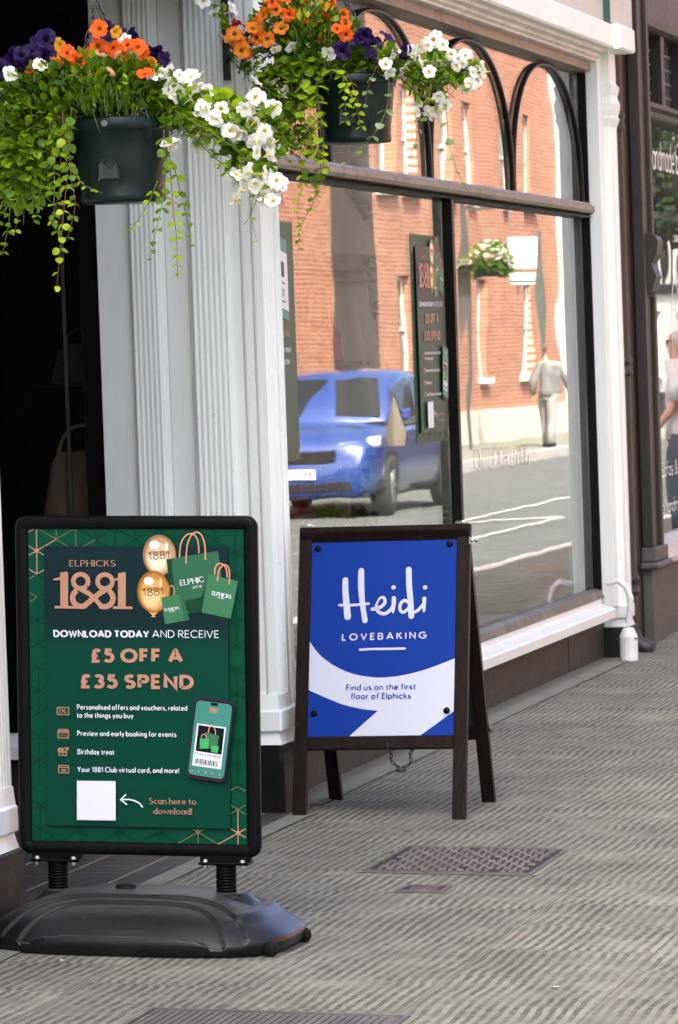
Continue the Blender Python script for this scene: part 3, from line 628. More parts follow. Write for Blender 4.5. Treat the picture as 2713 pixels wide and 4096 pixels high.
def green_poster(name, parent, fn, wpx=1226, hpx=1784):
    """fn(x, y, lift) takes sheet coordinates to the board"""
    pr = Print(fn); pr.poly([(0, 0), (wpx, 0), (wpx, hpx), (0, hpx)], I_GREEN); rhombille(pr, (4, 4, 1222, 1780))
    q = H_POSTER
    def P(*pts): return [q(*p) for p in pts]
    pr.poly([(97, 102), (1138, 102), (1138, 1696), (97, 1696)], I_BLACK); pr.poly([(97, 100), (1134, 100), (1134, 1690), (97, 1690)], I_PANEL)
    # balloons
    for (cx, cy, rx, ry, pal) in ((928, 300, 94, 116, I_G), (896, 506, 93, 119, I_H)):
        pr.poly(P((cx-40, cy+ry*.86), (cx+40, cy+ry*.86), (cx+6, cy+ry+14), (cx+12, cy+ry+24), (cx-14, cy+ry+24), (cx-6, cy+ry+14)), pal[2])
        for k, (f, ox, oy) in enumerate(((1, 0, 0), (.9, .02, .03), (.74, -.05, .12), (.50, -.12, .24))): pr.disc(*q(cx+rx*ox, cy+ry*oy), rx*f, ry*f, pal[k], 28)
        pr.disc(*q(cx-rx*.30, cy-ry*.50), rx*.30, ry*.20, pal[4], 14); pr.disc(*q(cx+rx*.42, cy-ry*.42), rx*.10, ry*.22, pal[3], 14); pr.disc(*q(cx, cy-ry*.12), rx*.8, ry*.1, pal[1], 18)
        pr.text('1881', q(cx-62, cy+30), q(cx+62, cy+18), 46, I_CHAR, .12, .12)
    # paper bags
    def handle(pts, w=7): pr.ribbon(P(*pts), w, I_PINK)
    def hoop(x0, y0, x1, y1, h, lean=0): return [(x0+(x1-x0)*(.5-.5*cos(a))+lean*sin(a), y0+(y1-y0)*(.5-.5*cos(a))-h*sin(a)**.7) for a in [pi*k/18 for k in range(19)]]
    handle(hoop(1042, 310, 1150, 285, 120)); pr.poly(P((968, 322), (1258, 272), (1300, 580), (1098, 628), (1000, 600)), I_B1); pr.poly(P((968, 322), (996, 322), (1025, 600), (1000, 606)), I_B3)
    handle(hoop(1078, 345, 1187, 322, 165)); pr.poly(P((1052, 560), (1290, 500), (1300, 580), (1098, 628)), I_B3)
    pr.text('ELPHIC', q(1047, 472), q(1183, 447), 34, I_WHITE, .16, .16, True); pr.text('EST.18', q(1120, 486), q(1168, 478), 14, I_WHITE, .16, .2)
    handle(hoop(1240, 405, 1310, 420, 70)); pr.poly(P((1203, 402), (1372, 440), (1332, 652), (1168, 618)), I_B2); pr.poly(P((1203, 402), (1178, 500), (1136, 592), (1168, 596)), I_B3); handle(hoop(1256, 440, 1322, 458, 100, 12))
    pr.text('ELPHICKS', q(1223, 520), q(1334, 541), 24, I_WHITE, .18, .14, True); pr.text('EST.1881', q(1258, 538), q(1292, 544), 9, I_WHITE, .16, .2)
    handle(hoop(968, 552, 1012, 545, 78, 8), 5); pr.poly(P((940, 538), (1060, 516), (1100, 662), (962, 688)), I_B2); pr.poly(P((1040, 520), (1060, 516), (1100, 662), (1072, 668)), I_B1)
    pr.text('ELPHICKS', q(961, 617), q(1044, 603), 18, I_WHITE, .18, .14, True); pr.text('EST.1881', q(990, 622), q(1018, 617), 8, I_WHITE, .16, .2)
    # big entwined numerals
    pr.text('ELPHICKS', q(418, 370), q(682, 367), 38, I_COP, .15, .2, True)
    def rb(pts, w): pr.ribbon(P(*pts), w, I_COP)
    def ring(cx, cy, rx, ry, a0, a1, w): rb([(cx+rx*cos(radians(a0+(a1-a0)*k/24)), cy+ry*sin(radians(a0+(a1-a0)*k/24))) for k in range(25)], w)
    rb([(390, 402), (390, 600)], 44); pr.poly(P((328, 440), (368, 430), (395, 398), (412, 402), (412, 440), (368, 446), (328, 449)), I_COP); rb([(336, 600), (500, 600)], 15)
    rb([(718, 402), (718, 600)], 44); pr.poly(P((668, 438), (700, 428), (722, 396), (740, 400), (740, 440), (700, 444), (668, 446)), I_COP); rb([(668, 598), (778, 598)], 15)
    ring(484, 452, 42, 40, 40, 395, 26); ring(622, 452, 42, 40, 145, -215, 26)
    ring(488, 546, 50, 48, 240, 60, 30); ring(618, 546, 50, 48, 300, 480, 30)
    rb([(452, 480), (530, 520), (575, 560), (600, 590)], 26); rb([(655, 480), (590, 520), (530, 570), (498, 596)], 30)
    # lines of text
    pr.text('DOWNLOAD TODAY', q(328, 772), q(875, 767), 43, I_WHITE, .235, .19); pr.text('AND RECEIVE', q(892, 765), q(1268, 761), 43, I_WHITE, .105, .2)
    pr.text('£5 OFF A', q(535, 915), q(1068, 908), 86, I_COP, .265, .25); pr.text('£35 SPEND', q(475, 1062), q(1130, 1056), 87, I_COP, .265, .25)
    for s_, x0, y0, x1, y1 in (('Personalised offers and vouchers, related', 465, 1181, 1093, 1175), ('to the things you buy', 465, 1227, 788, 1224), ('Preview and early booking for events', 468, 1330, 1033, 1325), ('Birthday treat', 470, 1435, 681, 1433), ('Your 1881 Club virtual card, and more!', 470, 1536, 1050, 1530)):
        pr.text(s_, q(x0, y0), q(x1, y1), 31, I_WHITE, .15, .27)
    pr.text('Scan here to', q(880, 1709), q(1148, 1706), 36, I_COP, .14, .2, True); pr.text('download!', q(904, 1766), q(1125, 1763), 36, I_COP, .14, .2, True)
    # icons
    def rect(x0, y0, x1, y1, w=5): rb([(x0, y0), (x1, y0), (x1, y1), (x0, y1), (x0, y0)], w)
    rect(356, 1169, 421, 1209); rb([(382, 1200), (402, 1178)], 5); pr.disc(*q(384, 1183), 5, 5, I_COP, 8); pr.disc(*q(401, 1196), 5, 5, I_COP, 8); rb([(370, 1172), (370, 1208)], 4)
    rect(360, 1298, 420, 1342); rb([(360, 1308), (420, 1308)], 7)
    for k in range(5): rb([(368+k*11, 1290), (368+k*11, 1302)], 5)
    for k in range(4):
        for l in range(2): pr.disc(*q(372+k*12, 1318+l*12), 3, 3, I_COP, 6)
    pr.disc(*q(374, 1413), 15, 15, I_COP, 14); pr.disc(*q(374, 1413), 5, 5, I_GREEN, 8); rect(366, 1424, 410, 1441); ring(402, 1408, 14, 9, 0, 360, 5); rb([(389, 1416), (389, 1441)], 5); ring(414, 1402, 8, 6, 0, 360, 4)
    rect(364, 1500, 422, 1542); rb([(364, 1511), (422, 1511)], 5); pr.text('1881', q(377, 1535), q(410, 1535), 16, I_COP, .18, .15)
    # blank white square, arrow
    pr.poly(P((469, 1585), (690, 1582), (692, 1807), (470, 1809)), I_WHITE)
    pr.ribbon(P((845, 1728), (828, 1706), (800, 1691), (765, 1684), (722, 1687)), 8, I_WHITE); pr.ribbon(P((750, 1656), (720, 1687), (756, 1715)), 8, I_WHITE)
    # phone
    def rr(c, r):
        out = []
        for i in range(4):
            a, b_, d = Vector(c[i-1]), Vector(c[i]), Vector(c[(i+1) % 4]); p = b_+(a-b_).normalized()*r; s2 = b_+(d-b_).normalized()*r
            for k in range(6): u = k/5; out.append(tuple(p*(1-u)**2+b_*2*u*(1-u)+s2*u*u))
        return out
    ph = [(1143, 1094), (1360, 1120), (1308, 1576), (1092, 1546)]
    c0 = Vector((sum(p[0] for p in ph)/4, sum(p[1] for p in ph)/4))
    def shr(f): return [tuple(c0+(Vector(p)-c0)*f) for p in ph]
    pr.poly(P(*rr([(x+8, y+8) for x, y in ph], 34)), I_BLACK); pr.poly(P(*rr(ph, 34)), I_PHONE); pr.poly(P(*rr(shr(.965), 30)), I_BLACK); pr.poly(P(*rr(shr(.93), 28)), I_TEAL)
    pr.ribbon(P((1228, 1132), (1268, 1137)), 17, I_BLACK); pr.text('1881', q(1216, 1180), q(1270, 1186), 30, I_COP, .2, .12)
    pr.poly(P((1152, 1243), (1315, 1264), (1287, 1502), (1124, 1482)), I_WHITE); pr.poly(P((1160, 1252), (1306, 1271), (1290, 1419), (1144, 1399)), I_BLACK)
    handle(hoop(1216, 1300, 1256, 1306, 45), 5); pr.poly(P((1198, 1290), (1276, 1312), (1262, 1398), (1200, 1378)), I_B2); pr.poly(P((1168, 1330), (1220, 1330), (1214, 1386), (1166, 1386)), ink('print_bag_bright', '#3fa45e')); pr.poly(P((1235, 1366), (1276, 1372), (1268, 1410), (1230, 1404)), bpy.data.materials['print_bag_bright'])
    handle(hoop(1176, 1330, 1204, 1330, 26), 4); pr.text('£5 OFF A £35 SPEND', q(1138, 1420), q(1288, 1440), 14, I_BLACK, .13, .2, True)
    for k in range(14): x = 1145+k*9.4; pr.ribbon(P((x, 1440+k*1.3), (x-4, 1470+k*1.3)), (3, 6, 2, 4, 5)[k % 5], I_BLACK)
    for k in range(5): pr.disc(*q(1124+k*39, 1512+k*4.6), 7, 7, I_COP, 6)
    return pr.build(name, parent)
# ================================================================ forecourt poster sign on a water base
FRM = M('sign_frame_black', (.003, .003, .0033),   .34, spec=.08, dirt=(.02, .018, .017), dsc=25, dlo=.70, dhi=.78); RUB = M('black_rubber', (.003, .003, .003), .6, spec=.15)
t = NT('base_plastic'); geo = t.new('NewGeometry'); spn = t.new('SeparateXYZ'); t.put(spn.inputs[0], geo.outputs['Normal'])
dust = t.math('MULTIPLY', t.smooth(spn.outputs['Z'], .80, .985), t.math('MULTIPLY_ADD', t.smooth(t.noise(9, 6, .75), .3, .7), .5, .45))
c = t.mix(dust, t.mix(t.smooth(t.noise(14, 5, .7), .3, .7), (.0035, .0038, .0046), (.0075, .0078, .009)), (.075, .074, .072))
c = t.mix(t.smooth(t.noise(26, 5, .75), .60, .72), c, (.022, .020, .018))
c = t.mix(t.math('MULTIPLY', t.smooth(t.noise(160, 2, .6), .62, .74), .5), c, (.04, .038, .035))
t.set(Base_Color=c, Roughness=.34, Specular_IOR_Level=.32); t.bump(t.noise(260, 2, .5), .12, .001); BASE = t.m
BOLT = M('dull_bolt', (.42, .41, .38), .4, metal=1)
sg = thing('poster_sign', 'black framed pavement sign with a green poster on two springs and a black water base', 'poster sign', (.402, 10.97, gz(.402)), rot=(0, math.atan(SLP), 0))
def rrect(hx, hz, r, cz, n=7):
    out = []
    for sx, sz, a0 in ((1, 1, 0), (-1, 1, 90), (-1, -1, 180), (1, -1, 270)):
        for k in range(n): a = radians(a0+90*k/(n-1)); out.append((sx*(hx-r)+r*cos(a), cz+sz*(hz-r)+r*sin(a)))
    return out
b = MB(); CZ, HX, HZ = .719, .350, .473
rings = [(HX-.004, HZ-.004, .028, .014), (HX, HZ, .032, .008), (HX, HZ, .032, -.004), (HX-.003, HZ-.003, .029, -.011), (HX-.009, HZ-.009, .023, -.0145), (HX-.020, HZ-.020, .014, -.0150), (HX-.030, HZ-.030, .006, -.0125), (HX-.038, HZ-.036, .003, -.0085), (HX-.038, HZ-.036, .003, -.004)]
vs = []; 
for hx, hz, r, y in rings: vs += [(x, y, z) for x, z in rrect(hx, hz, r, CZ)]
n = 28; b.mesh(vs, [(i*n+k, i*n+(k+1) % n, (i+1)*n+(k+1) % n, (i+1)*n+k) for i in range(len(rings)-1) for k in range(n)], 0, True)
fr = b.build('sign_frame', FRM, sg)
for sx in (-1, 1):
    for sz in (-1, 1): b = MB(); b.box(sx*(HX-.044)-.0008, sx*(HX-.044)+.0008, -.01515, -.0149, CZ+sz*(HZ-.003)-.016*(1+sz)/1-0, CZ+sz*(HZ-.003)+.016*(1-sz)/1); b.build('corner_joint', RUB, fr)
b = MB(); b.box(-HX+.02, HX-.02, -.003, .010, CZ-HZ+.02, CZ+HZ-.02); b.build('back_panel', RUB, sg)
PX0, PX1, PZ0, PZ1 = -.313, .313, .281, 1.157
po = green_poster('poster', sg, lambda x, y, l: (PX0+(PX1-PX0)*x/1226, -.0045-l, PZ1-(PZ1-PZ0)*y/1784))
# base
a_, b_ = .437, .272; NR, NA = 64, 240
def base_z(x, y):
    rho = min(1, (abs(x/a_)**3.4+abs(y/b_)**3.4)**(1/3.4)); s_ = max(0, (rho-.36)/.64)
    z = .046+.106*max(0, 1-s_**1.9)**.92
    if y < 0:
        tt = -y/b_; f1 = tt-(.40+.40*(abs(x)/.345)**5); f2 = tt-(.50+.36*(abs(x)/.285)**5)
        def st(f): return max(0, min(1, (f+.012)/.024))
        if tt < .955: z -= .010*st(f1)+.008*st(f2)
        e = max(abs(x+.03)/.082, abs(tt-.72)/.14); 
        if tt < .955 and .94 < e < 1.03: z += .002
    if x > .27:   # raised lip round the end
        e = abs(rho-.80); z += .010*max(0, 1-e/.06)*min(1, (x-.27)/.06)
    for sx in (-.24, .249):
        d = sqrt((x-sx)**2+y*y*1.0); z = max(z, .150-.9*max(0, d-.045)) if d < .075 else z
    return z
b = MB(); vs = [(0, 0, base_z(0, 0))]
for i in range(1, NR+1):
    rr_ = i/NR
    for k in range(NA):
        q = 2*pi*k/NA; c_, s_ = cos(q), sin(q); e = 2/3.4
        x = a_*rr_*abs(c_)**e*(1 if c_ > 0 else -1); y = b_*rr_*abs(s_)**e*(1 if s_ > 0 else -1); vs.append((x, y, base_z(x, y)))
top = len(vs)
for z, f in ((.034, 1.004), (.014, .992), (.003, .955)):
    for k in range(NA): x, y, _ = vs[1+(NR-1)*NA+k]; vs.append((x*f, y*f, z))
fs = [(0, 1+k, 1+(k+1) % NA) for k in range(NA)]
for i in range(NR+2): fs += [(1+i*NA+k, 1+(i+1)*NA+k, 1+(i+1)*NA+(k+1) % NA, 1+i*NA+(k+1) % NA) for k in range(NA)]
b.mesh(vs, fs, 0, True); ba = b.build('water_base', BASE, sg); ba.location.x = .016
b = MB(); b.lathe([(.0, .157), (.026, .157), (.028, .155), (.030, .148), (.034, .146), (.034, .14)], (-.062, .015, .004), 20); b.build('filler_cap', RUB, ba)
for y in (-.19, .09):
    b = MB(); b.lathe([(.0, -.009), (.017, -.009), (.021, -.006), (.021, .006), (.017, .009), (0, .009)], (.408 if y < 0 else .430, y, .021), 18, axis='y'); b.build('wheel', RUB, ba)
for sx in (-.239, .249):
    b = MB(); N = 9*16
    b.tube([(sx+.0255*cos(2*pi*k/16), .0255*sin(2*pi*k/16), .150+.075*k/N) for k in range(N+1)], .0041, 7); b.lathe([(.021, .14), (.021, .23)], (sx, 0, 0), 14); b.build('spring', FRM, sg)
    b = MB(); b.box(sx-.072, sx+.072, -.034, .034, .226, .234, bev=.003); b.box(sx-.072, sx+.072, -.012, .012, .234, .258)
    b.lathe([(.027, .222), (.027, .2265)], (sx, 0, 0), 16); cl = b.build('clamp', FRM, sg)
    for dx in (-.053, .053):
        b = MB(); b.lathe([(0, .243), (.006, .242), (.0085, .238), (.0085, .2342)], (sx+dx, -.024, 0), 10); b.lathe([(0, .2175), (.006, .2175), (.006, .226)], (sx+dx, -.024, 0), 6, smooth=False); b.build('bolt', BOLT, cl)

# ================================================================ wooden A-board
t = NT('dark_stained_wood'); mp = t.new('Mapping'); t.put(mp.inputs[0], t.coord()); mp.inputs['Scale'].default_value = (40, 40, 3)
c = t.mix(t.smooth(t.noise(1.6, 5, .65, mp.outputs[0], .8), .3, .75), (.0055, .003, .0022), (.018, .010, .0075)); c = t.mix(t.smooth(t.noise(30, 3), .68, .76), c, (.035, .02, .014))
t.set(Base_Color=c, Roughness=.45, Specular_IOR_Level=.12); t.bump(t.noise(1.6, 5, .65, mp.outputs[0], .8), .25, .003); WOOD = t.m
WOODX = WOOD
I_BLUE = ink('print_blue', '#10358a', .5); I_PALE = ink('print_pale', '#c3c7d2', .5)
ab = thing('a_board', 'dark wooden A-board with a blue and white panel standing by the shop window', 'A-board', (.380, 14.20, 0))
LF = sqrt(1.012**2+.25**2); fa = math.atan2(.25, 1.012); ka = math.atan2(.30, 1.0); LB = sqrt(1.0**2+.30**2)
def FP(u, v, wv): return (u, -.25+v*sin(fa)+wv*cos(fa)*1.0, v*cos(fa)-wv*sin(fa)-.010)   # wv>0 goes behind the face
def BP(u, v, wv): return (u, .31-v*sin(ka)-wv*cos(ka), v*cos(ka)-wv*sin(ka)-.010)
def bar(mb, P, u0, u1, v0, v1, w0, w1, bev=.003):
    vs = [P(u, v, w_) for w_ in (w0, w1) for v in (v0, v1) for u in (u0, u1)]
    if w0 < w1:
        e = bev; vs = [P(u, v, w_) for w_, k in ((w0, e), (w0+e, 0), (w1, 0)) for (u, v) in ((u0+k, v0+k), (u1-k, v0+k), (u1-k, v1-k), (u0+k, v1-k))]
        mb.mesh(vs, [(0, 1, 2, 3), (8, 11, 10, 9)]+[(l*4+k, l*4+4+k, l*4+4+(k+1) % 4, l*4+(k+1) % 4) for l in range(2) for k in range(4)]); return
for nm, P, L_, hw in (('front_frame', FP, LF, .310), ('back_frame', BP, LB, .306)):
    b = MB(); bar(b, P, -hw, -hw+.047, .003, L_, 0, .03); bar(b, P, hw-.047, hw, -.012, L_, 0, .03)
    bar(b, P, -hw+.047, hw-.047, L_-.046, L_, .0012, .03); bar(b, P, -hw+.047, hw-.047, .235*L_, .279*L_, .0012, .03)
    f_ = b.build(nm, WOOD, ab)
    b = MB(); bar(b, P, -hw+.047, hw-.047, .279*L_, L_-.046, .006, .012, .001)
    bk = b.build('backing_board', M('backing_'+nm, (.02, .02, .022), .6), f_)
    for u in (-hw+.024, hw-.024):
        b = MB(); b.lathe([(0, 0), (.012, 0), (.012, .008), (0, .008)], P(u, -.005 if u > 0 else .008, .015), 10); b.build('foot', BOLT, f_)
    if nm == 'front_frame':
        HA = homog([(332, 205), (1195, 200), (1185, 1338), (308, 1342)], [(0, 0), (860, 0), (860, 1137), (0, 1137)])
        pr = Print(lambda x, y, l: FP(-hw+.047+(2*hw-.094)*x/860, L_-.046-(L_-.046-.279*L_)*y/1137, .0056-l), 3e-5)
        q = HA
        def PP(*pts): return [q(*p) for p in pts]
        pr.poly([(0, 0), (860, 0), (860, 1137), (0, 1137)], I_BLUE)
        def cr(pts, n=8):
            out = []
            for i in range(len(pts)-1):
                p0, p1, p2, p3 = [Vector(pts[max(0, min(len(pts)-1, i+k))]) for k in (-1, 0, 1, 2)]
                for k in range(n): u = k/n; out.append(tuple(.5*((2*p1)+(p2-p0)*u+(2*p0-5*p1+4*p2-p3)*u*u+(3*p1-p0-3*p2+p3)*u**3)))
            return out+[pts[-1]]
        topc = cr([(318, 790), (375, 862), (450, 920), (540, 965), (640, 992), (760, 1002), (900, 986), (1040, 950), (1190, 895)]); lowc = cr([(732, 1193), (640, 1183), (520, 1155), (410, 1112), (313, 1070)])
        rt = [(1185, 1200), (988, 1337), (560, 1340)]
        pts = PP(*(topc+rt+lowc)); pts = [(min(860, max(0, x)), min(1137, max(0, y))) for x, y in pts]
        pr.poly(pts, I_PALE)
        def bs(pts, w): pr.brush(PP(*pts), w, I_PALE)
        def wv(c, w0, w1, n): return [w0+(w1-w0)*sin(pi*k/(n-1)) for k in range(n)]
        s1 = cr([(531, 438), (532, 500), (538, 570), (546, 648)]); bs(s1, [34+6*(k/len(s1)) for k in range(len(s1))])
        s1 = cr([(626, 386), (626, 470), (634, 570), (650, 671)]); bs(s1, [34+3*sin(6*k/len(s1)) for k in range(len(s1))])
        bs(cr([(497, 581), (580, 582), (671, 575)]), 15)
        s1 = cr([(693, 607), (735, 600), (768, 572), (762, 542), (738, 546), (718, 585), (730, 622), (768, 634), (803, 612), (826, 575)]); bs(s1, [11+9*min(1, abs(k-len(s1)*.5)/(len(s1)*.3)) if k < 40 else 20 for k in range(len(s1))])
        s1 = cr([(822, 545), (821, 590), (817, 628)]); bs(s1, [24, 26, 26, 25, 25, 24, 24, 23, 22, 20, 19, 18, 17, 15, 14, 12, 11][:len(s1)]); pr.disc(*q(820, 484), 13, 12, I_PALE)
        bs(cr([(912, 574), (885, 560), (862, 580), (860, 612), (880, 628), (910, 605), (930, 588)]), 18); bs(cr([(910, 384), (913, 470), (921, 560), (927, 650)]), 34)
        bs(cr([(932, 632), (965, 618), (1000, 580)]), 17)
        s1 = cr([(1004, 552), (1003, 590), (1002, 622)]); bs(s1, [24-.6*k for k in range(len(s1))]); pr.disc(*q(1008, 487), 13, 12, I_PALE)
        pr.text('LOVEBAKING', q(512, 788), q(1018, 781), 42, I_PALE, .20, .48); bs([(622, 840), (700, 837), (800, 837), (890, 836)], 13)
        pr.text('Find us on the first', q(540, 1076), q(959, 1074), 36, I_BLUE, .155, .22); pr.text('floor of Elphicks', q(568, 1127), q(929, 1126), 36, I_BLUE, .155, .22)
        pr.build('panel_print', bk)
        for x, y in ((368, 255), (1153, 240), (349, 1206), (1144, 1196)):
            b = MB(); X, Y = q(x, y); c_ = Vector(FP(-hw+.047+(2*hw-.094)*X/860, L_-.046-(L_-.046-.279*L_)*Y/1137, .004)); b.lathe([(.0115, 0), (.0115, -.005), (.010, -.008), (0, -.009)], c_, 16, axis='y'); b.build('panel_knob', RUB, f_)
STEEL = M('steel', (.55, .54, .52), .3, metal=1)
for u in (-.285, .278):
    b = MB(); b.box(u-.022, u+.022, -.002, .04, 1.0025, 1.0065); b.tube([(u-.022, .018, 1.008), (u+.022, .018, 1.008)], .004, 8); b.build('hinge', STEEL, ab)
b = MB(); b.box(.3105, .3135, -.03, -.012, .93, .955); b.tube([(.312, -.022, .945), (.322, -.015, .945), (.326, .03, .940), (.318, .05, .935)], .0028, 6); b.lathe([(0, 0), (.005, 0), (.005, .012), (0, .012)], (.313, -.02, .943), 8, axis='x'); b.lathe([(0, 0), (.004, 0), (.004, .018), (0, .018)], (.3065, .062, .940), 8, axis='x'); b.tube([(.320, .055, .93), (.320, .055, .95)], .003, 6)
b.build('latch', STEEL, ab)
b = MB(); b.lathe([(0, .008), (.012, .007), (.014, 0), (0, 0)], (.3065, .235, .255), 14, axis='x'); b.build('pivot_bolt', M('brass_worn', (.20, .15, .09), .45, metal=.8), ab)
b = MB(); P0, P1 = Vector((.028, -.19, .240)), Vector((.118, -.16, .238)); pth = [P0.lerp(P1, k/20)+Vector((.006*sin(k*1.3), .0, -.092*(1-((k-10)/10)**2))) for k in range(21)]
chain_links(b, pth, .019, .0019, .0052); b.build('chain', M('dark_chain', (.05, .045, .035), .5, metal=.6), ab)

# ================================================================ pavement covers and litter
IRON = M('cast_iron', (.105, .090, .078), .6, var=.2, vs=12, dirt=(.17, .155, .135), dsc=14, dlo=.5, dhi=.7); IROND = M('cast_iron_dark', (.016, .013, .011), .8)
def cover(label, x0, x1, y0, y1, nx, ny, stud, margin, smooth=False):
    cx, cy = (x0+x1)/2, (y0+y1)/2; t_ = thing('manhole_cover', label, 'manhole cover', (cx, cy, gz(cx)), rot=(0, math.atan(SLP), 0)); hx, hy = (x1-x0)/2, (y1-y0)/2
    b = MB(); m_ = margin; b.face([(-hx-m_, -hy-m_, .0025), (hx+m_, -hy-m_, .0025), (hx+m_, hy+m_, .0025), (-hx-m_, hy+m_, .0025)]); b.build('surround', CONC, t_)
    b = MB(); w_ = .014
    for a in ((-hx, hx, -hy, -hy+w_), (-hx, hx, hy-w_, hy), (-hx, -hx+w_, -hy+w_, hy-w_), (hx-w_, hx, -hy+w_, hy-w_)): b.box(*a, -.01, .0075)
    b.build('frame', IRON, t_)
    b = MB(); g = .006; b.box(-hx+w_+g, hx-w_-g, -hy+w_+g, hy-w_-g, -.01, .0045, 0 if smooth else 1); b.box(-hx+w_, hx-w_, -hy+w_, hy-w_, -.01, .0028, 1)
    X0, X1, Y0, Y1 = -hx+w_+g+.012, hx-w_-g-.012, -hy+w_+g+.012, hy-w_-g-.012
    if smooth:
        for k in range(30): u = X0+(X1-X0)*k/30; b.box(u, u+.003, Y0, Y1, .0046, .0056, 1)
    else:
        for i in range(nx):
            for j_ in range(ny):
                if random.random() < .04: continue
                px, py = (X1-X0)/nx, (Y1-Y0)/ny; x = X0+px*(i+.5); y = Y0+py*(j_+.5); o_ = (i+j_) % 2
                sx, sy = (px*.42, py*.22) if o_ else (px*.22, py*.42); h_ = .0045+stud*random.uniform(.8, 1.1)
                vs = [(x+a*sx*k, y+c_*sy*k, z) for z, k in ((.0044, 1), (h_, .72)) for a, c_ in ((-1, -1), (1, -1), (1, 1), (-1, 1))]
                b.mesh(vs, [(4, 5, 6, 7), (0, 1, 5, 4), (1, 2, 6, 5), (2, 3, 7, 6), (3, 0, 4, 7)])
                b.box(x-px*.48, x+px*.48, y-py*.48, y-py*.40, .00455, .0047, 1)
    for sx in (-1, 1): b.box(sx*hx*.80-.012, sx*hx*.80+.012, -.02, .02, .0046, .0052, 1)
    b.build('lid', [IRON, IROND], t_); return t_
cover('large rectangular studded iron cover set in the pavement in front of the A-board', .66, 1.205, 12.54, 13.16, 17, 10, .006, .018)
cover('small rectangular iron cover in front of the large studded one', .868, 1.018, 12.105, 12.235, 6, 4, .003, .012)
cover('smooth pinkish cover at the bottom edge of the pavement', .75, 1.42, 9.1, 9.88, 0, 0, 0, .018, True)
t = bpy.data.materials['moss'] if 'moss' in bpy.data.materials else M('moss', (.09, .17, .03), .9)
b = MB()
for (x, y, n) in ((.655, 12.75, 26), (.655, 12.97, 30), (.90, 13.165, 40), (.98, 13.163, 18), (.657, 13.1, 10)):
    for k in range(n):
        px, py = x+random.gauss(0, .012), y+random.gauss(0, .014); z = gz(px)+.006; h = random.uniform(.002, .007); a = random.uniform(0, 6.28); r = random.uniform(.002, .004)
        b.face([(px-r*cos(a), py-r*sin(a), z), (px+r*cos(a), py+r*sin(a), z), (px+random.gauss(0, .005), py+random.gauss(0, .005), z+h)])
b.build('moss', t, kind='stuff', label='green moss and weeds in the joint round the large cover', cat='moss', fix=False)
b = MB(); LC = [M('litter_%d' % i, c, .8) for i, c in enumerate(((.62, .60, .55), (.42, .16, .08), (.08, .06, .05), (.45, .33, .14), (.25, .22, .18)))]
for k in range(70):
    x, y = random.uniform(.05, 2.2), random.uniform(9.3, 20); r = random.uniform(.002, .006)*(1 if k % 6 else 2.0); a = random.uniform(0, 6.28); z = gz(x)+.004; st_ = random.uniform(1, 2.6)
    pts = [(x+r*st_*cos(a+q)*(.6+.4*random.random()), y+r*sin(a+q), z+random.uniform(0, .003)) for q in [2*pi*i/6 for i in range(6)]]
    b.face(pts, random.choice((0, 1, 2, 2, 3, 4, 4)))
b.build('litter', LC, kind='stuff', label='specks of litter and dry leaf bits on the pavement', cat='litter', fix=False)
# ================================================================ hanging baskets
def leaf_mat(name, c1, c2, tr=.45):
    t = NT(name); oi = t.new('ObjectInfo'); g = t.new('NewGeometry')
    c = t.mix(g.outputs['Random Per Island'], c1, c2); c = t.mix(t.smooth(t.noise(22, 2), .35, .65), c, vmul(c1, .8))
    t.set(Base_Color=c, Roughness=.42, Specular_IOR_Level=.35)
    tl = t.new('BsdfTranslucent'); t.put(tl.inputs[0], t.mix(.5, c, vmul(c2, 1.5)))
    mx = t.new('MixShader'); mx.inputs[0].default_value = tr; t.put(mx.inputs[1], t.b.outputs[0]); t.put(mx.inputs[2], tl.outputs[0]); t.put(t.o.inputs[0], mx.outputs[0]); return t.m
LEAFD = leaf_mat('leaf_dark', (.03, .08, .005), (.13, .25, .014)); LEAFM = leaf_mat('leaf_mid', (.09, .20, .008), (.27, .42, .02)); LEAFL = leaf_mat('leaf_lime', (.26, .42, .008), (.50, .62, .03)); LEAFV = leaf_mat('leaf_pale', (.18, .32, .08), (.48, .56, .30))
STEM = M('stem', (.10, .14, .03), .6); STEMR = M('stem_red', (.16, .05, .04), .6)
def petal_mat(name, inner, mid, outer, p=(.12, .3, .8), rad=.03, tr=.3, vein=None):
    t = NT(name); sp_ = t.new('SeparateXYZ'); co = t.coord(); t.put(sp_.inputs[0], co); cb_ = t.new('CombineXYZ'); t.put(cb_.inputs[0], sp_.outputs[0]); t.put(cb_.inputs[1], sp_.outputs[1])
    ln = t.new('VectorMath', operation='LENGTH'); t.put(ln.inputs[0], cb_.outputs[0]); oi = t.new('ObjectInfo')
    f = t.math('DIVIDE', ln.outputs['Value'], rad); c = t.ramp(f, (p[0], inner), (p[1], mid), (p[2], outer))
    c = t.mix(t.math('MULTIPLY', oi.outputs['Random'], .35), c, vein or vmul(outer, .6))
    t.set(Base_Color=c, Roughness=.5, Specular_IOR_Level=.2); tl = t.new('BsdfTranslucent'); t.put(tl.inputs[0], c)
    mx = t.new('MixShader'); mx.inputs[0].default_value = tr; t.put(mx.inputs[1], t.b.outputs[0]); t.put(mx.inputs[2], tl.outputs[0]); t.put(t.o.inputs[0], mx.outputs[0])
    t.bump(t.noise(140, 3), .25, .002); return t.m
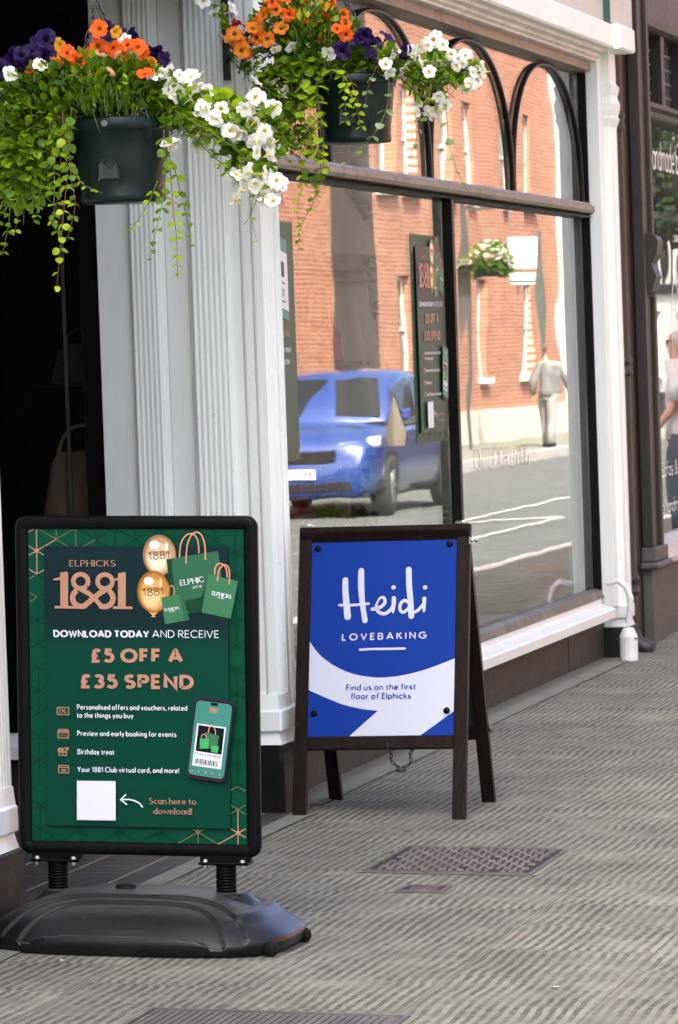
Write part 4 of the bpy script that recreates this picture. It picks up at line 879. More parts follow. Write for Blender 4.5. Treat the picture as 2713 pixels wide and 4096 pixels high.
PET = {'white': petal_mat('petal_white', (.55, .45, .05), (.80, .80, .62), (.86, .86, .83), (.10, .32, .6), vein=(.78, .80, .66)),
       'orange': petal_mat('petal_orange', (.14, .02, .008), (.72, .115, .006), (.80, .085, .005), (.14, .42, .9), .022, vein=(.80, .17, .012)),
       'amber': petal_mat('petal_amber', (.10, .025, .01), (.62, .22, .01), (.72, .11, .006), (.14, .55, .98), .022, vein=(.60, .30, .02)),
       'yellow': petal_mat('petal_yellow', (.5, .22, .02), (.80, .36, .02), (.82, .40, .03), (.14, .5, .95), .022),
       'purple': petal_mat('petal_purple', (.008, .003, .02), (.011, .0025, .034), (.021, .005, .062), (.12, .35, .9), .03, .2, vein=(.009, .002, .03)),
       'red': petal_mat('petal_red', (.12, .01, .005), (.50, .02, .01), (.62, .05, .015), (.14, .5, .95), .022),
       'wilted': M('petal_wilted', (.42, .24, .10), .8)}
def flower_mesh(name, r, mat, seed, tube=.9):
    rn = random.Random(seed); b = MB(); n = 30; prof = [(.04, -tube), (.09, -.55*tube), (.16, -.18), (.34, .0), (.66, .06), (1.0, .0)]; vs = []
    ph = rn.uniform(0, 6); op = rn.uniform(-.14, .22)
    for i, (q, z) in enumerate(prof):
        for k in range(n):
            a = 2*pi*k/n; k5 = abs(cos(2.5*a)); lobe = 1-(.20*(1-k5)**2.2 if i == 5 else .07*(1-k5)**2 if i == 4 else 0)
            wob = rn.uniform(.95, 1.05) if i == 5 else 1; zz = z+(op*.8 if i == 5 else op*.3 if i == 4 else 0)+(.12*sin(5*a+ph)+rn.uniform(-.05, .05) if i == 5 else .05*sin(5*a+ph) if i == 4 else 0)-(.07*(1-k5)**2 if i > 3 else 0)
            vs.append((r*q*lobe*wob*cos(a), r*q*lobe*wob*sin(a), r*zz))
    b.mesh(vs, [(i*n+k, i*n+(k+1) % n, (i+1)*n+(k+1) % n, (i+1)*n+k) for i in range(len(prof)-1) for k in range(n)], 0, True)
    me = b.build(name, mat); m_ = me.data; bpy.data.objects.remove(me); return m_
FM = {}
for kind, r in (('white', .0265), ('orange', .0255), ('amber', .0285), ('yellow', .023), ('purple', .033), ('red', .025)):
    FM[kind] = [flower_mesh('flower', r*s_, PET[kind], i*7+len(kind), .95 if kind in ('white', 'purple') else .7) for i, s_ in enumerate((1, .93, 1.06, .84))]
b = MB(); b.tube([(0, 0, .0), (.003, .002, -.012), (.0, .004, -.024), (.004, .0, -.034)], [.004, .007, .005, .009], 7); o = b.build('flower', PET['wilted']); FM['wilted'] = [o.data]; bpy.data.objects.remove(o)
def leaf(mb, p, d, up, L, wd, m=0, fold=.25, round_=False, curl=.15):
    d = d.normalized(); s_ = d.cross(up)
    if s_.length < 1e-4: s_ = d.orthogonal()
    s_.normalize(); nrm = s_.cross(d)
    if round_:
        st_ = [(0, .25), (.22, .85), (.5, 1), (.78, .8), (1, .12)]
    else: st_ = [(0, .12), (.3, .9), (.55, .95), (.8, .55), (1, .03)]
    vs = []
    for t_, w_ in st_:
        c_ = p+d*L*t_-nrm*L*curl*t_*t_; e = nrm*wd*w_*fold
        vs += [c_-s_*wd*w_+e, c_, c_+s_*wd*w_+e]
    mb.mesh(vs, [(3*i+k, 3*i+k+1, 3*i+k+4, 3*i+k+3) for i in range(4) for k in range(2)], m, True)
def rv(rn, s=1): return Vector((rn.gauss(0, s), rn.gauss(0, s), rn.gauss(0, s)))
FH = Vector((-sin(YAW), cos(YAW), 0))
def crv(pts, n=10):
    out = []
    for i in range(len(pts)-1):
        p0, p1, p2, p3 = [pts[max(0, min(len(pts)-1, i+k))] for k in (-1, 0, 1, 2)]
        for k in range(n): u = k/n; out.append(.5*((2*p1)+(p2-p0)*u+(2*p0-5*p1+4*p2-p3)*u*u+(3*p1-p0-3*p2+p3)*u**3))
    return out+[pts[-1]]
POTM = M('pot_plastic', (.003, .0095, .0085), .36, var=.15, dirt=(.009, .016, .0145), dsc=9, dlo=.5, dhi=.8, bump=.12, bs=120, spec=.22)
def hanging_basket(label, loc, c0, unit, seed, flowers, regions, vines, apex, arms):
    rn = random.Random(seed); root = thing('hanging_basket', label, 'hanging basket', loc, 'flower baskets hanging in front of the shop')
    def L3(x, y, dep=0): return CR*((x-c0[0])*unit)+CU*(-(y-c0[1])*unit)+FH*dep
    b = MB(); b.lathe([(0, -.05), (.128, -.05), (.133, -.004), (.139, .001), (.1435, -.003), (.1425, -.030), (.138, -.036), (.1345, -.040), (.128, -.10), (.120, -.168), (.1185, -.174), (.117, -.205), (.1185, -.212), (.119, -.224), (.114, -.231), (0, -.231)], (0, 0, 0), 48); pot = b.build('pot', POTM, root)
    vd = (-FH+Vector((.04, 0, 0))).normalized()
    def onpot(ang, z, r): a = math.atan2(vd.y, vd.x)+ang; return Vector((r*cos(a), r*sin(a), z)), Vector((cos(a), sin(a), 0))
    c_, nv = onpot(-.30, -.018, .1432); b = MB(); rt = nv.to_track_quat('Z', 'Y').to_matrix()
    ring = lambda r, h: [c_+rt@Vector((r*cos(2*pi*k/14), r*sin(2*pi*k/14), h)) for k in range(14)]
    b.face(ring(.0065, .0015)); b.mesh(ring(.0095, .0)+ring(.009, .002)+ring(.0062, .0022), [(l*14+k, l*14+(k+1) % 14, l*14+14+(k+1) % 14, l*14+14+k) for l in range(2) for k in range(14)]); b.build('screw', M('screw_grey', (.10, .105, .10), .5) if 'screw_grey' not in bpy.data.materials else bpy.data.materials['screw_grey'], pot)
    c_, nv = onpot(-.27, -.135, .1245); b = MB(); rt = nv.to_track_quat('Z', 'Y').to_matrix()
    arch = [(.028*cos(pi*k/10), .018*sin(pi*k/10)) for k in range(11)]; arch = [(arch[0][0]+.004, -.045)]+arch+[(arch[-1][0]-.004, -.045)]
    zax = rt.inverted()@Vector((0, 0, 1)); tx = Vector((-nv.y, nv.x, 0)); 
    out = [c_+tx*x+Vector((0, 0, y+.006))+nv*.0035 for x, y in arch]; inn = [c_+tx*x*.74+Vector((0, 0, y*.8+.003))-nv*.001 for x, y in arch]; na = len(arch)
    b.mesh(out+inn, [(k, k+1, na+k+1, na+k) for k in range(na-1)]+[tuple(range(na, 2*na))]); b.mesh([p-nv*.012 for p in out]+out, [(k, k+1, na+k+1, na+k) for k in range(na-1)])
    b.build('overflow_recess', M('pot_recess_lit', (.008, .018, .017), .45) if 'pot_recess_lit' not in bpy.data.materials else bpy.data.materials['pot_recess_lit'], pot); b = MB(); b.face([c_+tx*.0115*cos(q)+Vector((0, 0, .0115*sin(q)+.004))+nv*.0016 for q in [2*pi*k/16 for k in range(16)]]); b.build('dark_hole_disc', DARKI, pot)  # recess colour lightened as if lit; hole is a disc painted dark
    ap = L3(*apex)
    for k in range(3):
        a = math.atan2(vd.y, vd.x)+.55+2*pi*k/3; b = MB(); chain_links(b, [Vector((.138*cos(a), .138*sin(a), 0)), ap], .030, .0021, .0072); b.build('chain', M('chain_steel', (.055, .055, .055), .45, metal=.4) if 'chain_steel' not in bpy.data.materials else bpy.data.materials['chain_steel'], root)
    b = MB(); up_ = .30; b.tube([ap+Vector((0, 0, -.01)), ap+Vector((0, 0, up_))]+[ap+Vector((.018*cos(q)-.018, 0, up_+.015+.018*sin(q))) for q in [pi*k/8 for k in range(9)]], .0028, 6); b.build('hook', bpy.data.materials['chain_steel'], root)
    # foliage: tufts of small leaves
    b = MB()
    for (x, y, rx, ry, dep, n_, m_, L_, wd, upb, rnd) in regions:
        for k in range(n_):
            while True:
                u, v = rn.uniform(-1, 1), rn.uniform(-1, 1)
                if u*u+v*v < 1: break
            d_ = rn.uniform(-1, .8)*dep*sqrt(max(.05, 1-u*u)); p = L3(x+u*rx, y+v*ry, d_)
            dirv = Vector((CR*u*.7+Vector((0, 0, upb))-FH*.45))+rv(rn, .45); sc = rn.uniform(.6, 1.25)
            leaf(b, p, dirv, Vector((0, 0, 1))+rv(rn, .35), L_*sc, wd*sc, m_ if rn.random() < .72 else rn.choice((0, 1, 2, 2)), .25, rnd)
            if rn.random() < .25: b.tube([p, p-dirv.normalized()*rn.uniform(.02, .05)-Vector((0, 0, .015))], .0011, 4, 4)
    for pts in arms:
        P = crv([L3(x, y, dp_) for x, y, dp_ in pts], 8); b.tube(P, [.0024-.0012*i/len(P) for i in range(len(P))], 5, 4)
        for i, p in enumerate(P):
            for _ in range(2):
                dv = rv(rn, .6)+Vector((0, 0, .25)); s_ = rn.uniform(.7, 1.3); leaf(b, p+rv(rn, .006), dv, Vector((0, 0, 1))+rv(rn, .4), .026*s_, .0095*s_, rn.choice((1, 1, 2)))
    b.build('foliage', [LEAFD, LEAFM, LEAFL, LEAFV, STEM], root, fix=False)
    for pts, m_, sz, gap_, dp_ in vines:
        P = crv([L3(x, y, dp_+.012*math.sin(i*2)) for i, (x, y) in enumerate(pts)], 14); b = MB(); b.tube(P, [.0016-.0009*i/len(P) for i in range(len(P))], 5, 1)
        acc = 0; side = rn.uniform(0, 6); tot = sum((q-p).length for p, q in zip(P, P[1:])); run = 0
        for p, q in zip(P, P[1:]):
            sl_ = (q-p).length; acc += sl_; run += sl_
            if acc > gap_*rn.uniform(.75, 1.3):
                acc = 0; side += 1.57+rn.gauss(0, .35); k = (1-.5*run/tot)*rn.uniform(.85, 1.25)*sz*1.3; dn = (q-p).normalized(); a = CR*cos(side)+FH*sin(side)*.8
                for sgn in (1, -1):
                    if rn.random() < .06: continue
                    leaf(b, q+a*sgn*.002, a*sgn+dn*.25+Vector((0, 0, -.15))+rv(rn, .22), Vector((0, 0, 1))-FH*.55+rv(rn, .3), k, k*.48, 0, .12, True, .25)
        b.build('trailing_vine', [m_, STEMR if rn.random() < .6 else STEM], root, fix=False)
    for kind, lst, fac, dr in flowers:
        ext = [(x+rn.gauss(0, 13), y+rn.gauss(0, 11)) for _ in range(2 if loc[1] < 12 else 1) for x, y in lst if x > 330] if kind == 'white' else []
        for (x, y) in lst+ext:
            me = rn.choice(FM[kind]); o_ = bpy.data.objects.new('flower', me); COL.objects.link(o_); o_.parent = root
            nrm = (-FH*fac+Vector((0, 0, .30))+CR*.1+rv(rn, .75 if kind == 'white' else .48)).normalized(); o_.location = L3(x, y, rn.uniform(*dr)); o_['label'] = '%s flower' % {'amber': 'amber and orange', 'wilted': 'wilted brown'}.get(kind, kind)
            o_.rotation_mode = 'QUATERNION'; from_q = nrm.to_track_quat('Z', 'Y'); o_.rotation_quaternion = from_q @ __import__('mathutils').Quaternion((0, 0, 1), rn.uniform(0, 6.28))
    return root
fl1 = [('orange', [(235, 64), (232, 103), (183, 138), (212, 153), (269, 110), (292, 122), (325, 104), (338, 120), (205, 118), (135, 142), (341, 168), (300, 100), (160, 118)], .9, (-.16, -.09)),
       ('yellow', [(137, 98), (272, 68), (357, 140), (147, 128)], .6, (-.10, -.03)), ('red', [(78, 152)], .6, (-.10, -.05)),
       ('purple', [(46, 116), (86, 92), (106, 82), (122, 108), (60, 142), (14, 162), (36, 196), (52, 186), (-6, 150), (270, 70), (308, 76), (376, 132), (356, 112), (366, 152), (-20, 205), (100, 118), (70, 104), (25, 120), (250, 62)], .7, (-.06, .06)),
       ('white', [(96, 146), (291, 90), (74, 166), (154, 120), (364, 172), (390, 166), (416, 206), (440, 184), (400, 204), (463, 197), (407, 322), (430, 265), (472, 252), (466, 280), (474, 312), (502, 272), (530, 276), (540, 300), (592, 236), (602, 222), (640, 246), (622, 304), (600, 288), (637, 332), (628, 360), (558, 404), (566, 440), (612, 430), (642, 444), (622, 462), (584, 398), (650, 420), (580, 255), (610, 262), (520, 250), (445, 225), (560, 300), (595, 330), (616, 400), (22, 168), (3, 190)], .65, (-.17, .0)),
       ('wilted', [(253, 130), (253, 155), (285, 118)], .3, (-.17, -.14))]
rg1 = [(215, 205, 205, 62, .16, 2100, 0, .030, .0095, 1.0, False), (230, 180, 150, 60, .15, 1000, 1, .031, .0095, 1.2, False), (60, 300, 80, 75, .12, 560, 1, .026, .012, .2, True), (45, 390, 70, 85, .10, 420, 1, .026, .012, -.2, True), (395, 240, 60, 55, .12, 420, 1, .032, .0125, .5, False), (480, 260, 90, 50, .10, 440, 2, .032, .0135, .5, False), (590, 320, 65, 85, .09, 420, 1, .033, .014, .3, False), (10, 235, 60, 45, .14, 260, 0, .024, .009, .5, False), (130, 285, 60, 30, .12, 160, 2, .022, .010, .1, True)]
vn1 = [([(148, 262), (160, 380), (152, 500), (142, 600), (135, 684)], LEAFL, .023, .026, -.15), ([(118, 280), (128, 400), (130, 520), (150, 560)], LEAFM, .022, .022, -.13), ([(30, 300), (22, 430), (18, 510), (2, 592)], LEAFM, .022, .025, -.05), ([(62, 320), (72, 430), (78, 515)], LEAFM, .022, .022, -.08),
       ([(386, 300), (388, 430), (372, 520), (352, 606)], LEAFM, .021, .024, -.14), ([(398, 350), (406, 470), (416, 560), (418, 648)], LEAFL, .019, .022, -.12), ([(408, 380), (430, 470), (446, 540), (452, 570)], LEAFM, .018, .028, -.10), ([(372, 420), (345, 480), (306, 540)], LEAFL, .017, .03, -.15),
       ([(612, 420), (590, 480), (602, 560)], LEAFL, .014, .03, -.08), ([(168, 395), (200, 430), (236, 446)], LEAFL, .014, .02, -.16), ([(92, 300), (95, 420), (86, 500)], LEAFM, .022, .022, -.10), ([(172, 250), (165, 330), (172, 420), (180, 480), (160, 560)], LEAFM, .022, .024, -.17), ([(48, 350), (42, 460), (30, 540)], LEAFL, .020, .022, -.03), ([(5, 330), (2, 440), (-12, 540)], LEAFM, .022, .022, -.04), ([(140, 300), (140, 420), (122, 520)], LEAFL, .02, .022, -.10), ([(610, 440), (585, 500), (572, 520)], LEAFM, .012, .06, -.05)]
ar1 = [[(370, 190, -.05), (450, 240, -.10), (540, 280, -.12), (620, 310, -.1)], [(390, 240, -.08), (470, 290, -.12), (560, 350, -.12), (625, 430, -.1)], [(400, 260, -.05), (500, 360, -.12), (560, 410, -.1)], [(560, 280, -.1), (605, 260, -.1), (640, 240, -.1)]]
hanging_basket('lower left hanging basket of orange, purple and white flowers before the dark lobby', (.436, 10.95, 2.279), (278, 268), .001164, 3, fl1, rg1, vn1, (221, -18), ar1)
fl2 = [('amber', [(546, 86), (556, 106), (600, 68), (620, 98), (576, 126), (588, 72), (640, 30), (652, 72), (570, 90), (562, 124), (610, 45), (595, 95)], .9, (-.16, -.06)), ('orange', [(632, 14), (700, 16), (690, -2), (742, 70), (756, 44), (770, 6), (736, 30), (796, 40), (800, 62), (640, 2), (745, 92), (715, 45), (660, 8), (800, 88), (780, 75), (670, 40)], .8, (-.16, -.06)),
       ('yellow', [(764, 20), (590, 55), (700, 50), (535, 92)], .7, (-.12, -.05)), ('red', [(542, 66), (556, 58), (620, 20), (738, 68)], .6, (-.1, -.05)),
       ('purple', [(790, 126), (826, 100), (856, 136), (862, 110), (895, 92), (936, 126), (842, 92), (812, 96), (925, 135)], .85, (-.17, -.1)),
       ('white', [(716, 120), (760, 132), (590, 228), (600, 206), (900, 150), (926, 176), (915, 132), (498, 30), (540, 24), (668, 235), (655, 224), (970, 116), (986, 102), (1000, 126), (1020, 112), (1040, 132), (1052, 150), (1066, 132), (1080, 168), (1098, 182), (1108, 160), (1086, 200), (1060, 186), (1030, 166), (1010, 150), (990, 172), (1072, 208), (1010, 256), (990, 266), (966, 262), (1028, 244), (1115, 172), (1000, 95), (950, 125), (640, 120), (675, 105), (935, 160), (660, 205)], .65, (-.17, .0)), ('wilted', [(508, 85), (660, 60)], .3, (-.1, -.05))]
rg2 = [(740, 110, 110, 75, .16, 1300, 0, .031, .0095, 1.2, False), (690, 60, 110, 60, .12, 700, 0, .029, .008, 1.3, False), (660, 210, 62, 62, .14, 520, 1, .030, .014, .3, True), (720, 170, 90, 28, .15, 520, 1, .030, .014, .2, True), (655, 290, 45, 60, .08, 160, 1, .022, .010, -.1, True), (880, 150, 70, 35, .13, 380, 1, .032, .013, .5, False), (1010, 165, 85, 45, .08, 380, 1, .032, .013, .4, False), (580, 130, 45, 40, .1, 130, 0, .024, .009, .5, False), (690, 320, 45, 35, .08, 120, 0, .024, .011, -.3, True)]
vn2 = [([(700, 185), (704, 230), (708, 300), (714, 372)], LEAFL, .030, .027, -.16), ([(733, 185), (738, 260), (744, 330), (752, 400)], LEAFL, .030, .027, -.165), ([(676, 200), (684, 270), (692, 345)], LEAFM, .028, .027, -.13), ([(745, 172), (785, 172), (796, 215), (800, 290)], LEAFL, .026, .021, -.175), ([(800, 172), (815, 205), (826, 262), (835, 300)], LEAFL, .024, .024, -.175),
       ([(898, 180), (894, 250), (868, 310), (830, 352), (790, 392)], LEAFV, .028, .055, -.15), ([(980, 240), (962, 320), (945, 370)], LEAFV, .022, .05, -.08), ([(1030, 250), (1036, 330), (1052, 390), (1080, 446)], LEAFV, .024, .052, -.08), ([(690, 330), (700, 420), (690, 480), (696, 545)], LEAFL, .021, .03, -.10), ([(738, 330), (742, 400), (725, 470), (700, 520), (690, 585)], LEAFM, .024, .026, -.10), ([(655, 320), (690, 370), (730, 440), (740, 460)], LEAFM, .024, .03, -.09), ([(712, 170), (716, 240), (724, 310), (730, 380)], LEAFL, .028, .027, -.15), ([(640, 200), (648, 280), (660, 350), (680, 390)], LEAFM, .024, .024, -.10), ([(870, 160), (850, 210), (845, 255)], LEAFV, .026, .04, -.16)]
ar2 = [[(900, 150, -.08), (970, 150, -.1), (1050, 150, -.1), (1120, 170, -.08)], [(900, 160, -.08), (980, 190, -.1), (1040, 190, -.1), (1090, 195, -.08)], [(920, 170, -.06), (960, 215, -.08), (1010, 245, -.08)], [(570, 110, -.03), (530, 80, -.03), (522, 40, -.03), (505, 20, -.03)]]
hanging_basket('upper right hanging basket with white flowers reaching across the arched window', (.425, 13.8, 2.564), (821, 175), .00149, 11, fl2, rg2, vn2, (776, -66), ar2)
BRK = M('bracket_iron', (.012, .011, .012), .4)
def bracket(label, p, q, z0, z1, tip):
    t_ = thing('hanging_bracket', label, 'bracket', (p, q, z0)); b = MB(); b.box(-.012, .012, -.008, .008, 0, z1-z0); b.build('wall_bar', BRK, t_)
    T = Vector(tip)-Vector((p, q, z0)); b = MB(); b.tube([(0, 0, z1-z0-.02), (T.x, T.y, z1-z0-.02)], .010, 8); b.lathe([(0, -.016), (.012, -.012), (.016, 0), (.012, .012), (0, .016)], (T.x, T.y, z1-z0-.02), 12); b.build('arm', BRK, t_)
    b = MB(); b.tube([(0, 0, .06), (T.x*.33, T.y*.33, (z1-z0)*.50), (T.x*.62, T.y*.62, z1-z0-.02)], .009, 8); b.build('strut', BRK, t_)
bracket('black iron bracket on the fluted pilaster holding the upper right basket', -.085, 14.008, 2.585, 3.04, (.39, 13.8, 3.02))
bracket('black iron bracket on the nearest white pilaster holding the lower left basket', .03, 10.98, 2.66, 3.05, (.38, 10.95, 3.03))
# ================================================================ window display, posters and lettering on glass
for lab, y0 in (('green and copper poster inside the shop window beside the mullion', 16.905), ('green poster with a large phone at the left end of the shop window', 14.345)):
    t_ = thing('window_poster', lab, 'poster', (-.1045, y0, 1.225), 'posters inside the shop window')
    PW = .60 if y0 > 16 else .575; fnp = lambda x, y, l, PW=PW: (.0012+l, PW*x/1226, .885*(1-y/1784))
    if y0 > 16:
        green_poster('poster_print', t_, fnp)
    else:
        pr = Print(fnp); pr.poly([(0, 0), (1226, 0), (1226, 1784), (0, 1784)], I_GREEN); rhombille(pr, (4, 1500, 1222, 1780)); pr.poly([(97, 60), (1134, 60), (1134, 1640), (97, 1640)], I_GREEN)
        pr.poly([(560, 70), (1010, 130), (1030, 760), (560, 690)], I_PHONE); pr.poly([(575, 85), (996, 142), (1014, 742), (575, 676)], I_TEAL); pr.poly([(575, 190), (1000, 240), (1010, 670), (575, 610)], I_WHITE)
        pr.poly([(680, 280), (900, 305), (905, 420), (680, 395)], I_B3)
        for k in range(12): pr.ribbon([(690+k*18, 480+k*2), (690+k*18, 545+k*2)], (4, 9, 5, 7)[k % 4], I_BLACK)
        pr.ribbon([(690, 440), (920, 465)], 12, I_CHAR); pr.ribbon([(690, 580), (920, 600)], 12, I_CHAR)
        pr.text('and find.', (720, 860), (1000, 860), 60, I_COP, .16, .2); pr.text('£35 or more', (640, 975), (1020, 975), 52, I_WHITE, .16, .2); pr.text('to the', (800, 1065), (960, 1065), 52, I_WHITE, .16, .2)
        pr.build('poster_print', t_)
    b = MB(); b.box(0, .001, 0, PW, 0, .885); b.build('poster_sheet', I_GREEN, t_)
    me_ = t_.children[0].data      # glossy laminated stock
    for k_ in range(len(me_.materials)):
        m2 = me_.materials[k_].copy(); m2.name = me_.materials[k_].name+'_laminated'; bs_ = m2.node_tree.nodes['Principled BSDF']; bs_.inputs['Specular IOR Level'].default_value = .40; bs_.inputs['Roughness'].default_value = .50; me_.materials[k_] = m2
FROST = M('frosted_vinyl', (.52, .52, .50), .6); VIN = M('pale_vinyl', (.80, .82, .80), .5)
pr = Print(lambda x, y, l: (-.1042+l, 18.05+x, 1.075-.02*x/1.27-y), 1e-5); pr.text('OUTDOOR LIVING', (0, 0), (1.27, 0), .098, FROST, .075, .25)
o = pr.build('window_lettering', None); meta(o, 'pale frosted capitals low on the right hand window pane', 'lettering')
pr = Print(lambda x, y, l: (-.0892+l, 23.02+x, 2.62-y), 1e-5); pr.text('handmade by us', (0, .02), (1.35, .02), .17, VIN, .085, .16)
o = pr.build('window_lettering', None); meta(o, 'pale handwritten style lettering on the neighbouring shop window', 'lettering')
pr = Print(lambda x, y, l: (-.0892+l, 23.02+x, 2.62-y), 1e-5); pr.text('Sofas & Interiors', (.05, 1.76), (1.3, 1.76), .085, VIN, .09, .16); pr.text('to handmade Tables', (.0, 1.97), (1.32, 1.97), .085, VIN, .09, .16)
o = pr.build('window_lettering', None); meta(o, 'two pale lines of lettering low on the neighbouring shop window', 'lettering')
pr = Print(lambda x, y, l: (-.0892+l, 23.02+x, 2.62-y), 1e-5)
for dx in (0, .16): pr.brush([(.62+dx*.6, 1.12), (.60+dx*.6, .90+dx), (.64+dx*.5, .72+dx*.8), (.74, .62+dx*.6), (.86-dx*.5, .72+dx*.8), (.90-dx*.6, .90+dx), (.88-dx*.6, 1.12)], .014, VIN)
o = pr.build('window_emblem', None); meta(o, 'pale looped outline emblem on the neighbouring shop window above the notice', 'emblem')
o = box('window_notice', M('paper_notice', (.72, .72, .69), .7), None, -.003, 0, 0, .9, -.055, .055); o.location = (-.089, 23.35, 1.47); meta(o, 'white strip notice stuck on the neighbouring shop window', 'notice')
hb = thing('mirrored_sign_board', 'added board with reversed white letters imitating a mirrored sign in the neighbouring window', 'sign board', (-.22, 23.45, 2.40)); b = MB(); b.box(-.01, 0, 0, 1.8, 0, .10); b.build('board', M('mirrored_board_dark', (.075, .08, .09), .5), hb)  # board added in place of a sign's reflection in the glass
pr = Print(lambda x, y, l: (.001+l, x, -y), 1e-5)
for ch, x in (('D', .10), ('E', .28), ('T', .46)): pr.text(ch, (x+.09, -.015), (x, -.015), .07, I_WHITE, .2, flip=-1) if False else pr.ribbon([(x+.09-.09*px/.76, -.015-.07*py) for px, py in GL[ch][1][0]], .016, I_WHITE)
pr.ribbon([(.46, -.085), (.55, -.085)], .016, I_WHITE); pr.ribbon([(.28, -.05), (.36, -.05)], .014, I_WHITE)
pr.build('letters', hb)
t = NT('parasol_canvas'); c = t.mix(t.smooth(t.noise(4, 3), .3, .7), (.86, .74, .50), (.92, .80, .56)); t.set(Base_Color=c, Roughness=.8, Specular_IOR_Level=.2); tl = t.new('BsdfTranslucent'); t.put(tl.inputs[0], c)
mx = t.new('MixShader'); mx.inputs[0].default_value = .5; t.put(mx.inputs[1], t.b.outputs[0]); t.put(mx.inputs[2], tl.outputs[0]); t.put(t.o.inputs[0], mx.outputs[0]); FABR = t.m; WOODL = M('pale_wood', (.30, .19, .10), .6, bump=.2)
pa = thing('parasol', 'closed cream garden parasol in the shop window', 'parasol', (-.32, 16.50, .33)); b = MB(); n = 56
def pring(z, r, amp, ph=0): return [(r*(1+amp*sin(8*2*pi*k/n+ph))*cos(2*pi*k/n), r*(1+amp*sin(8*2*pi*k/n+ph))*sin(2*pi*k/n)*1.15, z) for k in range(n)]
PS = 1.22; prof = [(2.02, .02, 0), (1.95, .035, .05), (1.80, .10, .10), (1.70, .145, .14), (1.685, .15, .15), (1.69, .07, .1), (1.62, .085, .16), (1.5, .09, .16), (1.3, .115, .18), (1.1, .15, .20), (.95, .175, .22), (.90, .17, .22)]
vs = []
for z, r, a_2 in prof: vs += pring(z, r*PS, a_2, z)
b.mesh(vs, [(i*n+k, i*n+(k+1) % n, (i+1)*n+(k+1) % n, (i+1)*n+k) for i in range(len(prof)-1) for k in range(n)], 0, True); b.build('canopy', FABR, pa)
b = MB(); b.lathe([(.0, 2.08), (.02, 2.06), (.019, .04), (.10, .03), (.12, 0)], (0, 0, 0), 14); b.build('pole', WOODL, pa)
rk = thing('shelf_rack', 'dark timber shelf rack in the shop window', 'shelf', (-.25, 15.9, .33)); DW = M('dark_rack', (.05, .035, .025), .5)
for z in (.85, 1.24, 1.575, 1.62): b = MB(); b.box(-.12, .06, -1.1, .75, z, z+(.012 if z < 1.6 else .02)); b.build('shelf', DW, rk)
for y in (-1.1, .72): b = MB(); b.box(-.12, -.10, y, y+.03, 0, 1.62); b.build('upright', DW, rk)
la = thing('lantern', 'red lantern with a looped handle on the shelf rack', 'lantern', (-.27, 16.12, 1.582)); RED = M('lantern_red', (.45, .06, .04), .4)
b = MB(); b.lathe([(0, 0), (.05, 0), (.055, .01), (.045, .03), (.045, .10), (.05, .11), (.03, .14), (0, .145)], (0, 0, 0), 18); b.build('body', RED, la)
b = MB(); b.tube([(0, .05*cos(a), .11+.11*sin(a)) for a in [pi*k/14 for k in range(15)]], .006, 6); b.build('handle', RED, la)
def bush(name, label, cat, loc, r, rz, mats, n_, seed, L=.05, pot=None, group=None):
    rn = random.Random(seed); t_ = thing(name, label, cat, loc, group); b = MB()
    for k in range(n_):
        d = rv(rn, 1).normalized(); q = rn.uniform(.3, 1)**.4; p = Vector((d.x*r*q, d.y*r*q, rz*1.05+d.z*rz*q)); leaf(b, p, d+rv(rn, .5), Vector((0, 0, 1))+rv(rn, .4), L*rn.uniform(.6, 1.3), L*.35, rn.randrange(len(mats)), .2)
    b.build('foliage', mats, t_, fix=False)
    if pot: b = MB(); b.lathe([(0, -pot), (r*.55, -pot), (r*.7, 0), (r*.62, 0), (r*.6, -.02), (0, -.02)], (0, 0, 0), 18); b.build('pot', M('terracotta', (.30, .14, .08), .8) if 'terracotta' not in bpy.data.materials else bpy.data.materials['terracotta'], t_)
    return t_
LEAFX = leaf_mat('leaf_evergreen', (.012, .03, .008), (.03, .06, .012), .15)
bush('potted_shrub', 'dark round clipped shrub in the shop window', 'plant', (-.35, 16.75, .55), .14, .20, [LEAFX, LEAFD], 600, 5, .04, .2)
bush('potted_plant', 'bright leafy plant left of the round shrub in the shop window', 'plant', (-.30, 16.2, .55), .09, .22, [LEAFM, LEAFL], 300, 6, .06, .2)
TRAY = M('sage_tray', (.33, .38, .24), .7)
for k in range(5):
    o = bpy.data.objects.new('flower_pot', None)
    b = MB(); b.lathe([(0, 0), (.05, 0), (.065, .10), (.07, .10), (.07, .12), (.062, .12), (.05, .02), (0, .02)], (0, 0, 0), 20); bpy.data.objects.remove(o)
    o = b.build('flower_pot', TRAY); o.location = (-.36, 18.40, .331+.03*k+(.35)); meta(o, 'sage green plant pot in the nested stack in the shop window', 'plant pot', 'nested plant pots')
o = box('plinth_block', FLOORI, None, -.12, .12, -.12, .12, 0, .35, bev=.01); o.location = (-.36, 18.40, .3302); meta(o, 'pale block under the nested plant pots in the shop window', 'block')
for k in range(4):
    b = MB()
    for z in range(4): b.lathe([(.13+.012*z, .012*z), (.15+.012*z, .012*z+.006), (.13+.012*z, .012*z+.012)], (0, 0, 0), 24)
    b.lathe([(0, .002), (.13, .002)], (0, 0, 0), 24)
    o = b.build('woven_tray', TRAY); o.location = (-.38, 19.75, .331+.05*k); meta(o, 'sage green woven tray in the stack on the window floor', 'tray', 'stacked woven trays')
bx = thing('wooden_crate', 'small orange wooden crate at the far end of the shop window', 'crate', (-.35, 20.72, .331)); b = MB()
for k in range(3): b.box(-.1, .1, -.09, -.08, .01+k*.06, .055+k*.06); b.box(-.1, .1, .08, .09, .01+k*.06, .055+k*.06); b.box(.09, .1, -.08, .08, .01+k*.06, .055+k*.06)
